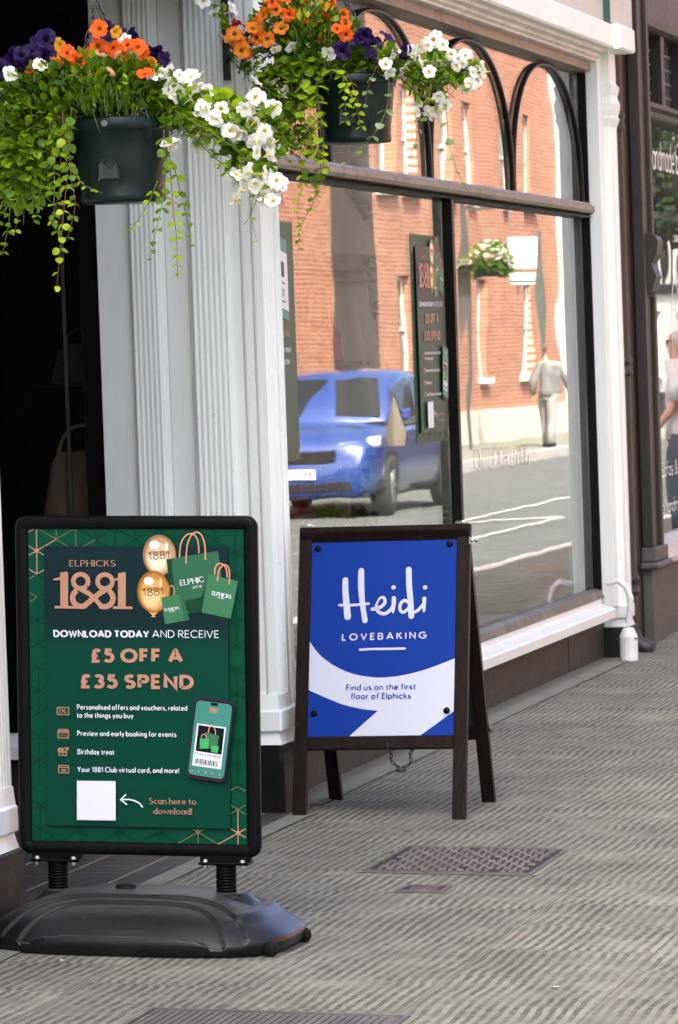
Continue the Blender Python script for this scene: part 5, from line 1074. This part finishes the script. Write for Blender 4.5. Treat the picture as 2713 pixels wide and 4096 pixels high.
b.build('slats', M('orange_wood', (.42, .22, .09), .7), bx); b = MB(); b.box(-.1, .1, -.08, .08, 0, .012); b.build('crate_base', WOODL, bx)

# ================================================================ far side of the street, seen in the shop glass
def facade(mb, X, y0, y1, z0, z1, ops, th=.22, mi=0):
    ys = sorted({y0, y1, *[v for o_ in ops for v in o_[:2]]}); zs = sorted({z0, z1, *[v for o_ in ops for v in o_[2:4]]})
    for a, b_ in zip(ys, ys[1:]):
        for c_, d_ in zip(zs, zs[1:]):
            if any(o_[0] <= a and b_ <= o_[1] and o_[2] <= c_ and d_ <= o_[3] for o_ in ops): continue
            mb.face([(X, a, c_), (X, a, d_), (X, b_, d_), (X, b_, c_)], mi)
    for a, b_, c_, d_ in [o_[:4] for o_ in ops]:
        mb.face([(X, a, c_), (X+th, a, c_), (X+th, a, d_), (X, a, d_)], mi); mb.face([(X, b_, c_), (X, b_, d_), (X+th, b_, d_), (X+th, b_, c_)], mi); mb.face([(X, a, d_), (X+th, a, d_), (X+th, b_, d_), (X, b_, d_)], mi); mb.face([(X, a, c_), (X, b_, c_), (X+th, b_, c_), (X+th, a, c_)], mi)
def house(label, X, y0, y1, H, cols, rows, ww, wall, gab, trim=STONE, roofm=ROOF, group=None, deep=7):
    h = thing('brick_house' if wall is HBRICK else 'timber_house', label, 'house', (X, (y0+y1)/2, 0), group); ops = []
    for k_, (z0, z1) in enumerate(rows):
        for y in (cols if not isinstance(cols[0], list) else cols[k_]): ops.append((y-ww/2, y+ww/2, z0, z1))
    b = MB(); facade(b, X, y0, y1, -.1, H, ops); b.face([(X, y0, -.1), (X, y0, H), (X+deep, y0, H), (X+deep, y0, -.1)], 1); b.face([(X, y1, -.1), (X+deep, y1, -.1), (X+deep, y1, H), (X, y1, H)], 1); b.face([(X+deep, y0, -.1), (X+deep, y1, -.1), (X+deep, y1, H), (X+deep, y0, H)], 0)
    part(b, 'wall', [wall, gab], h)
    b = MB(); b.exty([(X-.25, H), (X+deep+.2, H), (X+deep/2, H+2.6)], y0, y1); part(b, 'roof', roofm, h)
    b = MB(); b.box(X-.08, X-.002, y0, y1, -.1, .55); b.box(X-.18, X-.002, y0, y1, H-.25, H-.01); part(b, 'stone_band', trim, h)
    for a, b_, c_, d_ in ops:
        f = MB(); x = X+.12; w_ = .075
        f.box(x, x+.07, a, a+w_, c_, d_); f.box(x, x+.07, b_-w_, b_, c_, d_); f.box(x, x+.07, a+w_, b_-w_, d_-w_, d_); f.box(x, x+.07, a+w_, b_-w_, c_, c_+w_); f.box(x-.01, x+.06, a+w_, b_-w_, (c_+d_)/2-.03, (c_+d_)/2+.03)
        wo = part(f, 'window', W, h)
        f = MB(); f.box(x+.03, x+.04, a+w_, b_-w_, c_+w_, d_-w_); part(f, 'pane', WINGLASS, wo)
        f = MB(); f.box(X-.10, X+.12, a-.1, b_+.1, c_-.12, c_-.001); part(f, 'sill', W, wo)
    return h
LIME = M('white_render', (.52, .52, .49), .8)
hA = house('red brick house set a little back from the one with tall paired windows', 12.38, 38, 66.2, 9.5, [40, 43.5, 47, 50.5, 54, 58.4, 60.2, 62.4], [(1.15, 2.95), (4.4, 6.2)], 1.1, HBRICK, HBRICKX, group='brick houses across the street')
hB = house('red brick house with a dark end wall and pairs of tall sash windows', 11.6, 66.2, 82, 9.8, [[68.0, 74.6, 78.5], [67.0, 68.6, 71.8, 73.9, 77.0, 79.2]], [(1.15, 2.95), (4.4, 6.2)], .95, HBRICK, M('end_wall_shade', (.022, .02, .02), .8), group='brick houses across the street')  # end wall coloured near black so its mirror image stays shaded
hC = house('white rendered house with black timbers at the far end of the street', 11.3, 82, 102, 8, [84.5, 88, 92, 96, 99.5], [(1.0, 2.4), (4.0, 5.3)], 1.3, LIME, LIME, BLK)
b = MB()
for y in [82.2+1.1*k for k in range(18)]: b.box(11.24, 11.298, y, y+.16, 2.9, 7.6)
for z in (2.8, 5.4): b.box(11.22, 11.298, 82, 102, z, z+.22)
part(b, 'timbers', BLK, hC)
hD = house('red brick house nearest the camera across the street', 12.0, 14, 38, 9.0, [17, 21, 25, 29, 33], [(1.15, 2.95), (4.4, 6.2)], 1.1, HBRICK, HBRICKX, group='brick houses across the street')  # unseen house put in to bounce light on the shopfront
hE = house('red brick house closing the street beyond the timbered one', 11.6, 102, 130, 9.0, [105, 109, 113, 118, 124], [(1.15, 2.95), (4.4, 6.2)], 1.1, HBRICK, HBRICKX, group='brick houses across the street')
# garland and brick panel inside the shop window
rn = random.Random(4); cl = thing('artificial_garland', 'dark leafy garland with purple flowers hanging in the shop window beside the parasol', 'garland', (-.52, 17.35, .33)); b = MB()
for k in range(900): z = rn.uniform(.05, 2.3); p = Vector((rn.gauss(.0, .04), rn.gauss(0, .16), z)); leaf(b, p, rv(rn, 1), Vector((0, 0, 1))+rv(rn, .5), rn.uniform(.04, .08), .022, rn.randrange(2))
b.build('foliage', [LEAFX, LEAFD], cl, fix=False); b = MB()
for k in range(70): z = rn.uniform(1.3, 2.25); p = Vector((rn.gauss(.05, .03), rn.gauss(.12, .16), z)); leaf(b, p, rv(rn, 1), Vector((0, 0, 1)), rn.uniform(.03, .06), .03)
b.build('blossom', M('plum_blossom', (.16, .03, .12), .7), cl, fix=False); b = MB(); b.tube([(0, 0, 2.4), (0, .03, 1.2), (0, 0, 0)], .006, 6); b.build('stem', M('bark', (.06, .045, .03), .9), cl)
o = box('backdrop_board', brick_mat('panel_brick', 'Y', (.20, .045, .025), (.14, .03, .02), (.42, .32, .26)), None, -.012, 0, 0, 1.5, 0, 2.6); o.location = (-.62, 16.5, .332); meta(o, 'dark red brick patterned board behind the garland in the shop window', 'board')

# sign post, flower tub on a pole, people
sp_ = thing('sign_post', 'dark post with two white sign boards on the far pavement', 'sign post', (9.85, 71.2, -.06)); b = MB(); b.box(-.05, .05, -.05, .05, 0, 3.75); b.build('post', M('post_dark', (.06, .075, .065), .5), sp_)
for z0, z1 in ((3.12, 3.66), (2.84, 3.04)): b = MB(); b.box(.0, .42, -.075, -.055, z0, z1, bev=.005) if False else b.box(.055, .5, -.075, -.055, z0, z1); b.build('sign_board', M('sign_white', (.72, .72, .70), .5) if 'sign_white' not in bpy.data.materials else bpy.data.materials['sign_white'], sp_)
b = MB(); b.box(.055, .5, -.0765, -.0755, 2.87, 2.91); b.build('green_stripe', DGREEN, sp_)
tb = thing('flower_tub', 'hanging tub of white and yellow flowers on a pole across the street', 'flower tub', (10.75, 69.0, -.06)); b = MB(); b.box(-.03, .03, -.03, .03, 0, 4.2); b.box(-.5, .0, -.015, .015, 4.1, 4.14); b.build('pole', M('pole_dark', (.05, .05, .05), .5), tb)
b = MB(); b.lathe([(0, 2.95), (.25, 2.95), (.34, 3.2), (0, 3.2)], (-.45, 0, 0), 18); b.build('pot', POTM, tb); b = MB(); rn = random.Random(9)
for k in range(900): d = rv(rn, 1).normalized(); p = Vector((-.45+d.x*.44, d.y*.4, 3.28+d.z*.22-.25*abs(d.x)*rn.random())); leaf(b, p, d+rv(rn, .5), Vector((0, 0, 1)), .09, .04, rn.choice((0, 1, 1)))
b.build('foliage', [LEAFD, LEAFM], tb, fix=False); b = MB()
for k in range(320): d = rv(rn, 1).normalized(); p = Vector((-.45+d.x*.46, d.y*.42, 3.32+abs(d.z)*.22-.2*abs(d.x))); leaf(b, p, d+rv(rn, .4), Vector((0, 0, 1)), .08, .05, 0 if rn.random() < .8 else 1)
b.build('blossom', [PET['white'], PET['yellow']], tb, fix=False)

SKIN = M('skin', (.55, .28, .20), .55, var=.05); HAIRG = M('grey_hair', (.42, .40, .37), .8); HAIRB = M('brown_hair', (.10, .06, .04), .8)
def skinned(name, joints, bones, m, parent, sub=2):
    me = bpy.data.meshes.new(name); idx = {k: i for i, k in enumerate(joints)}; me.from_pydata([joints[k][0] for k in joints], [(idx[a], idx[b_]) for a, b_ in bones], []); me.materials.append(m)
    o = bpy.data.objects.new(name, me); COL.objects.link(o); o.parent = parent; o.modifiers.new('skin', 'SKIN')
    if not me.skin_vertices: me.attributes.new('skin', 'FLOAT', 'POINT')
    for i, k in enumerate(joints):
        v = me.skin_vertices[0].data[i]; r = joints[k][1]; v.radius = r if isinstance(r, tuple) else (r, r); v.use_root = (i == 0)
    s_ = o.modifiers.new('sub', 'SUBSURF'); s_.levels = sub; s_.render_levels = sub; o.modifiers['skin'].use_smooth_shade = True; return o
def person(label, loc, rz, shirt, trousers, hair, stride=.12, arm=.2, sleeves=True, glasses=False):
    """a standing figure facing local +Y, 1.78 m tall"""
    t_ = thing('person', label, 'person', loc, rot=(0, 0, rz)); J = {}
    J['pelvis'] = ((0, 0, .96), (.12, .09)); J['waist'] = ((0, .0, 1.10), (.11, .09)); J['chest'] = ((0, -.01, 1.30), (.13, .10)); J['upper'] = ((0, -.02, 1.40), (.11, .08)); J['neck'] = ((0, -.005, 1.50), .055); J['jaw'] = ((0, .03, 1.575), (.062, .07)); J['head'] = ((0, .01, 1.67), (.084, .102)); J['crown'] = ((0, 0, 1.765), (.062, .075))
    B = [('pelvis', 'waist'), ('waist', 'chest'), ('chest', 'upper'), ('upper', 'neck'), ('neck', 'jaw'), ('jaw', 'head'), ('head', 'crown')]
    for s_, n_ in ((-1, 'l'), (1, 'r')):
        st_ = stride*s_; ar = -arm*s_
        J['hip'+n_] = ((.095*s_, 0, .90), .095); J['knee'+n_] = ((.105*s_, st_*.5+.02, .50), .062); J['ank'+n_] = ((.11*s_, st_-.02, .09), .042); J['toe'+n_] = ((.125*s_, st_+.15, .03), (.042, .03))
        J['sho'+n_] = ((.185*s_, -.02, 1.42), .058); J['elb'+n_] = ((.245*s_, ar*.4-.02, 1.14), .043); J['wri'+n_] = ((.25*s_, ar+.10, .92), .029); J['palm'+n_] = ((.245*s_, ar+.135, .85), (.018, .036))
        for f in range(4): J['f%d%s' % (f, n_)] = ((.238*s_-.01*s_*(f == 3), ar+.115+.018*f, .775+.012*abs(f-1.5)), .0085)
        J['th'+n_] = ((.225*s_, ar+.185, .825), .010)
        B += [('pelvis', 'hip'+n_), ('hip'+n_, 'knee'+n_), ('knee'+n_, 'ank'+n_), ('ank'+n_, 'toe'+n_), ('upper', 'sho'+n_), ('sho'+n_, 'elb'+n_), ('elb'+n_, 'wri'+n_), ('wri'+n_, 'palm'+n_), ('palm'+n_, 'th'+n_)] + [('palm'+n_, 'f%d%s' % (f, n_)) for f in range(4)]
    bd = skinned('body', J, B, SKIN, t_)
    def rings(mb, secs, n=20):
        vs = [(x+rx*cos(2*pi*k/n), y+ry*sin(2*pi*k/n), z) for x, y, z, rx, ry in secs for k in range(n)]
        mb.mesh(vs, [(i*n+k, i*n+(k+1) % n, (i+1)*n+(k+1) % n, (i+1)*n+k) for i in range(len(secs)-1) for k in range(n)]+[tuple(range(n)), tuple(range(len(vs)-n, len(vs)))], 0, True)
    b = MB(); rings(b, [(0, 0, .86, .188, .140), (0, 0, .95, .186, .142), (0, 0, 1.08, .178, .138), (0, -.005, 1.24, .192, .140), (0, -.01, 1.36, .198, .132), (0, -.015, 1.43, .165, .105), (0, -.01, 1.475, .085, .078), (0, -.005, 1.49, .07, .07)])
    for n_ in 'lr':
        p, q, r_ = Vector(J['sho'+n_][0]), Vector(J['elb'+n_][0]), Vector(J['wri'+n_][0]); p = p+Vector((-.02 if p.x > 0 else .02, 0, -.01))
        pts = [p, p.lerp(q, .5), q, r_] if sleeves else [p, p.lerp(q, .4), p.lerp(q, .85)]
        b.tube(pts, [.078, .066, .055, .045] if sleeves else [.080, .074, .068], 14)
    b.build('shirt', shirt, t_)
    b = MB(); rings(b, [(0, 0, .78, .165, .115), (0, 0, .86, .178, .130), (0, 0, .95, .176, .128)])
    for n_ in 'lr':
        h_, k_, a2 = [Vector(J[x+n_][0]) for x in ('hip', 'knee', 'ank')]; b.tube([h_, h_.lerp(k_, .35), k_, k_.lerp(a2, .5), a2-Vector((0, 0, .03))], [.098, .098, .078, .070, .066], 16)
    b.build('trousers', trousers, t_)
    b = MB(); n = 20; secs = []
    for k in range(9):
        a = -.25+1.82*k/8; secs.append((0, -.022-.012*(1-k/8), 1.685+.098*sin(a), .088*max(.02, cos(a)), .104*max(.02, cos(a))))
    rings(b, secs); b.build('hair', hair, t_)
    b = MB(); b.lathe([(0, -.012), (.011, -.006), (.013, .004), (.006, .012), (0, .013)], (0, .112, 1.64), 8, axis='y'); b.lathe([(0, 0), (.022, .002), (.025, .01), (0, .012)], (.086, .0, 1.655), 10, axis='x'); b.lathe([(0, 0), (.022, -.002), (.025, -.01), (0, -.012)], (-.086, .0, 1.655), 10, axis='x'); b.build('nose_and_ears', SKIN, t_)
    for s_ in (-1, 1): b = MB(); b.lathe([(0, 0), (.011, .001), (.012, -.005)], (.032*s_, .097, 1.675), 10, axis='y'); b.build('eye', RUB, t_)
    b = MB(); b.box(-.026, .026, .096, .101, 1.590, 1.598); b.build('mouth', M('lips', (.40, .14, .12), .5) if 'lips' not in bpy.data.materials else bpy.data.materials['lips'], t_)
    if glasses:
        b = MB()
        for s_ in (-1, 1): b.box(.006*s_ if s_ > 0 else -.066, .066 if s_ > 0 else -.006, .100, .108, 1.655, 1.695, bev=.003); b.box(.064*s_-.004, .064*s_+.004, .0, .102, 1.683, 1.691) if s_ > 0 else b.box(-.090, -.084, .0, .102, 1.683, 1.691)
        b.build('sunglasses', FRM, t_)
    for s_ in (-1, 1):
        b = MB(); b.box(.12*s_-.05, .12*s_+.05, stride*s_-.09, stride*s_+.19, 0, .075, bev=.02); b.build('shoe', RUB, t_)
    return t_
person('man in a white shirt, dark jeans and sunglasses mirrored in the neighbouring window', (1.55, 34.2, gz(1.55)), -pi/2, M('shirt_white', (.62, .62, .66), .8), M('jeans', (.03, .045, .08), .8), HAIRG, .06, -.12, False, True)
person('person in grey walking away on the far pavement', (9.62, 70.3, -.06), .1, M('shirt_grey', (.15, .148, .142), .8), M('trousers_grey', (.22, .215, .20), .8), HAIRB, .18, .2)

# parked car
BLUE = NT('car_blue').set(Base_Color=(.016, .050, .215), Roughness=.3, Coat_Weight=1.0, Coat_Roughness=.04, Metallic=.2).m
CGL = M('car_glass', (.012, .014, .014), .06, spec=.5); TYRE = M('tyre', (.02, .02, .02), .8); ALLOY = M('alloy', (.55, .55, .56), .3, metal=.9); LAMP = M('lamp_lens', (.80, .82, .84), .1, spec=.8); GRIL = M('grille_black', (.012, .012, .014), .4)
car = thing('parked_car', 'blue family car facing the camera on the road, mirrored in the shop window', 'car', (7.45, 46.3, -.183)); b = MB()
def loft(mb, secs, m=0, smooth=True):
    n = len(secs[0]); vs = [p for s_ in secs for p in s_]
    mb.mesh(vs, [(i*n+k, i*n+(k+1) % n, (i+1)*n+(k+1) % n, (i+1)*n+k) for i in range(len(secs)-1) for k in range(n)]+[tuple(range(n)), tuple(range(len(vs)-1, len(vs)-n-1, -1))], m, smooth)
def bsec(y, zb, zt, w_): return [(-w_*.86, y, zb), (-w_*.97, y, zb+.12), (-w_, y, zb+.30), (-w_*.985, y, zt-.16), (-w_*.93, y, zt-.04), (-w_*.7, y, zt), (0, y, zt+.025), (w_*.7, y, zt), (w_*.93, y, zt-.04), (w_*.985, y, zt-.16), (w_, y, zb+.30), (w_*.97, y, zb+.12), (w_*.86, y, zb)]
loft(b, [bsec(*q) for q in ((-2.16, .30, .70, .70), (-2.12, .24, .80, .80), (-2.0, .22, .90, .87), (-1.7, .21, .97, .90), (-1.1, .20, 1.05, .91), (-.3, .20, 1.05, .91), (.8, .20, 1.05, .91), (1.7, .22, 1.05, .90), (2.05, .26, 1.02, .86), (2.16, .34, .92, .80))])
body = b.build('body', BLUE, car); b = MB()
def csec(y, z0, z1, w0, w1): return [(-w0, y, z0), (-(w0*.35+w1*.65), y, z0+(z1-z0)*.6), (-w1, y, z1-.05), (-w1*.82, y, z1), (0, y, z1+.02), (w1*.82, y, z1), (w1, y, z1-.05), (w0*.35+w1*.65, y, z0+(z1-z0)*.6), (w0, y, z0)]
loft(b, [csec(*q) for q in ((-1.15, 1.03, 1.07, .86, .80), (-.35, 1.0, 1.56, .87, .66), (.3, 1.0, 1.63, .87, .68), (1.2, 1.0, 1.60, .87, .67), (1.75, 1.0, 1.42, .86, .66), (2.0, 1.0, 1.08, .84, .78))]); b.build('roof', BLUE, car)
b = MB(); b.face([(-.74, -1.10, 1.115), (.74, -1.10, 1.115), (.585, -.42, 1.535), (-.585, -.42, 1.535)]); b.build('windscreen', CGL, car, fix=False)
for s_ in (-1, 1):
    for y0, y1, z1a, z1b in ((-.62, .25, 1.42, 1.54), (.33, 1.15, 1.54, 1.51)):
        b = MB(); vs = [(s_*.882, y0-.18*(y0 < 0), 1.08), (s_*.882, y1, 1.08), (s_*.715, y1, z1b), (s_*.725, y0+.12*(y0 < 0), z1a)]; b.face(vs); b.build('side_window', CGL, car, fix=False)
    b = MB(); b.box(s_*.93-.09, s_*.93+.09, -.72, -.60, 1.05, 1.19, bev=.03); b.build('wing_mirror', BLUE, car)
    b = MB(); loft(b, [[(s_*.50, -2.125, .74), (s_*.52, -2.11, .82), (s_*.56, -2.05, .84), (s_*.56, -2.05, .74)], [(s_*.80, -2.02, .76), (s_*.80, -2.0, .86), (s_*.83, -1.85, .90), (s_*.84, -1.9, .76)], [(s_*.885, -1.80, .80), (s_*.88, -1.80, .88), (s_*.86, -1.6, .92), (s_*.87, -1.65, .82)]]); b.build('headlight', LAMP, car)
    b = MB(); b.lathe([(0, 0), (.06, 0), (.065, .02), (0, .02)], (s_*.62, -2.15, .42), 12, axis='y'); b.build('fog_lamp', LAMP, car)
    for y in (-1.36, 1.36):
        wx = s_*.835; b = MB(); b.lathe([(.20, -.11), (.30, -.11), (.335, -.09), (.34, 0), (.335, .09), (.30, .11), (.20, .11)], (wx, y, .34), 28, axis='x'); wh = b.build('wheel', TYRE, car)
        b = MB(); b.lathe([(.215, .10*s_), (.20, .085*s_), (.06, .075*s_), (.05, .10*s_), (0, .10*s_)], (wx, y, .34), 24, axis='x')
        for k in range(5): a = 2*pi*k/5; b.obox((wx+.09*s_, y+.05*cos(a), .34+.05*sin(a)), (wx+.095*s_, y+.205*cos(a), .34+.205*sin(a)), (.012, 0, 0), (0, -.022*sin(a), .022*cos(a)))
        b.build('rim', ALLOY, wh)
        b = MB(); ar_ = [(y+.40*cos(pi*k/16), .34+.40*sin(pi*k/16)) for k in range(17)]; b.mesh([(s_*.9125, p, q) for p, q in ar_]+[(s_*.70, p, q) for p, q in ar_], [tuple(range(17)), *[(k, k+1, 18+k, 17+k) for k in range(16)]]); b.build('wheel_arch', GRIL, car)
b = MB(); b.box(-.46, .46, -2.172, -2.12, .62, .76, bev=.01); b.box(-.62, .62, -2.172, -2.10, .30, .40, bev=.01); b.build('grille', GRIL, car)
b = MB(); b.box(-.26, .26, -2.188, -2.173, .455, .565); npl = b.build('number_plate', LAMP, car)
pr = Print(lambda x, y, l: (x, -2.1885-l, -y), 1e-4); pr.text('HE RYV', (-.23, -.475), (.23, -.475), .075, I_BLACK, .17, .2); pr.build('characters', npl)

tr = thing('added_tree', 'dark leafy tree added across the street to dim the neighbouring window reflection', 'tree', (10.5, 84.5, -.06)); rn = random.Random(21)  # tree added to keep the neighbouring glass from mirroring the bright house
b = MB(); b.tube([(0, 0, 0), (.05, .0, 1.5), (0, .05, 3.0), (.1, 0, 4.6)], [.16, .13, .10, .05], 9)
for k in range(7): a = 2*pi*k/7; b.tube([(0, .03, 2.6+.2*k), (.5*cos(a), .5*sin(a), 3.6+.2*k), (1.1*cos(a), 1.1*sin(a), 4.3+.25*k)], [.05, .035, .012], 6)
b.build('trunk', bpy.data.materials['bark'], tr); b = MB(); cen = [Vector((rn.gauss(0, .75), rn.gauss(0, .75), 5.0+rn.gauss(0, .65))) for _ in range(26)]
for k in range(4200):
    c_ = rn.choice(cen); d = rv(rn, 1).normalized(); p = c_+d*.62*rn.random()**.4; leaf(b, p, d+rv(rn, .6), Vector((0, 0, 1))+rv(rn, .5), rn.uniform(.14, .26), .10, rn.randrange(2))
b.build('crown', [LEAFX, LEAFX], tr, fix=False)
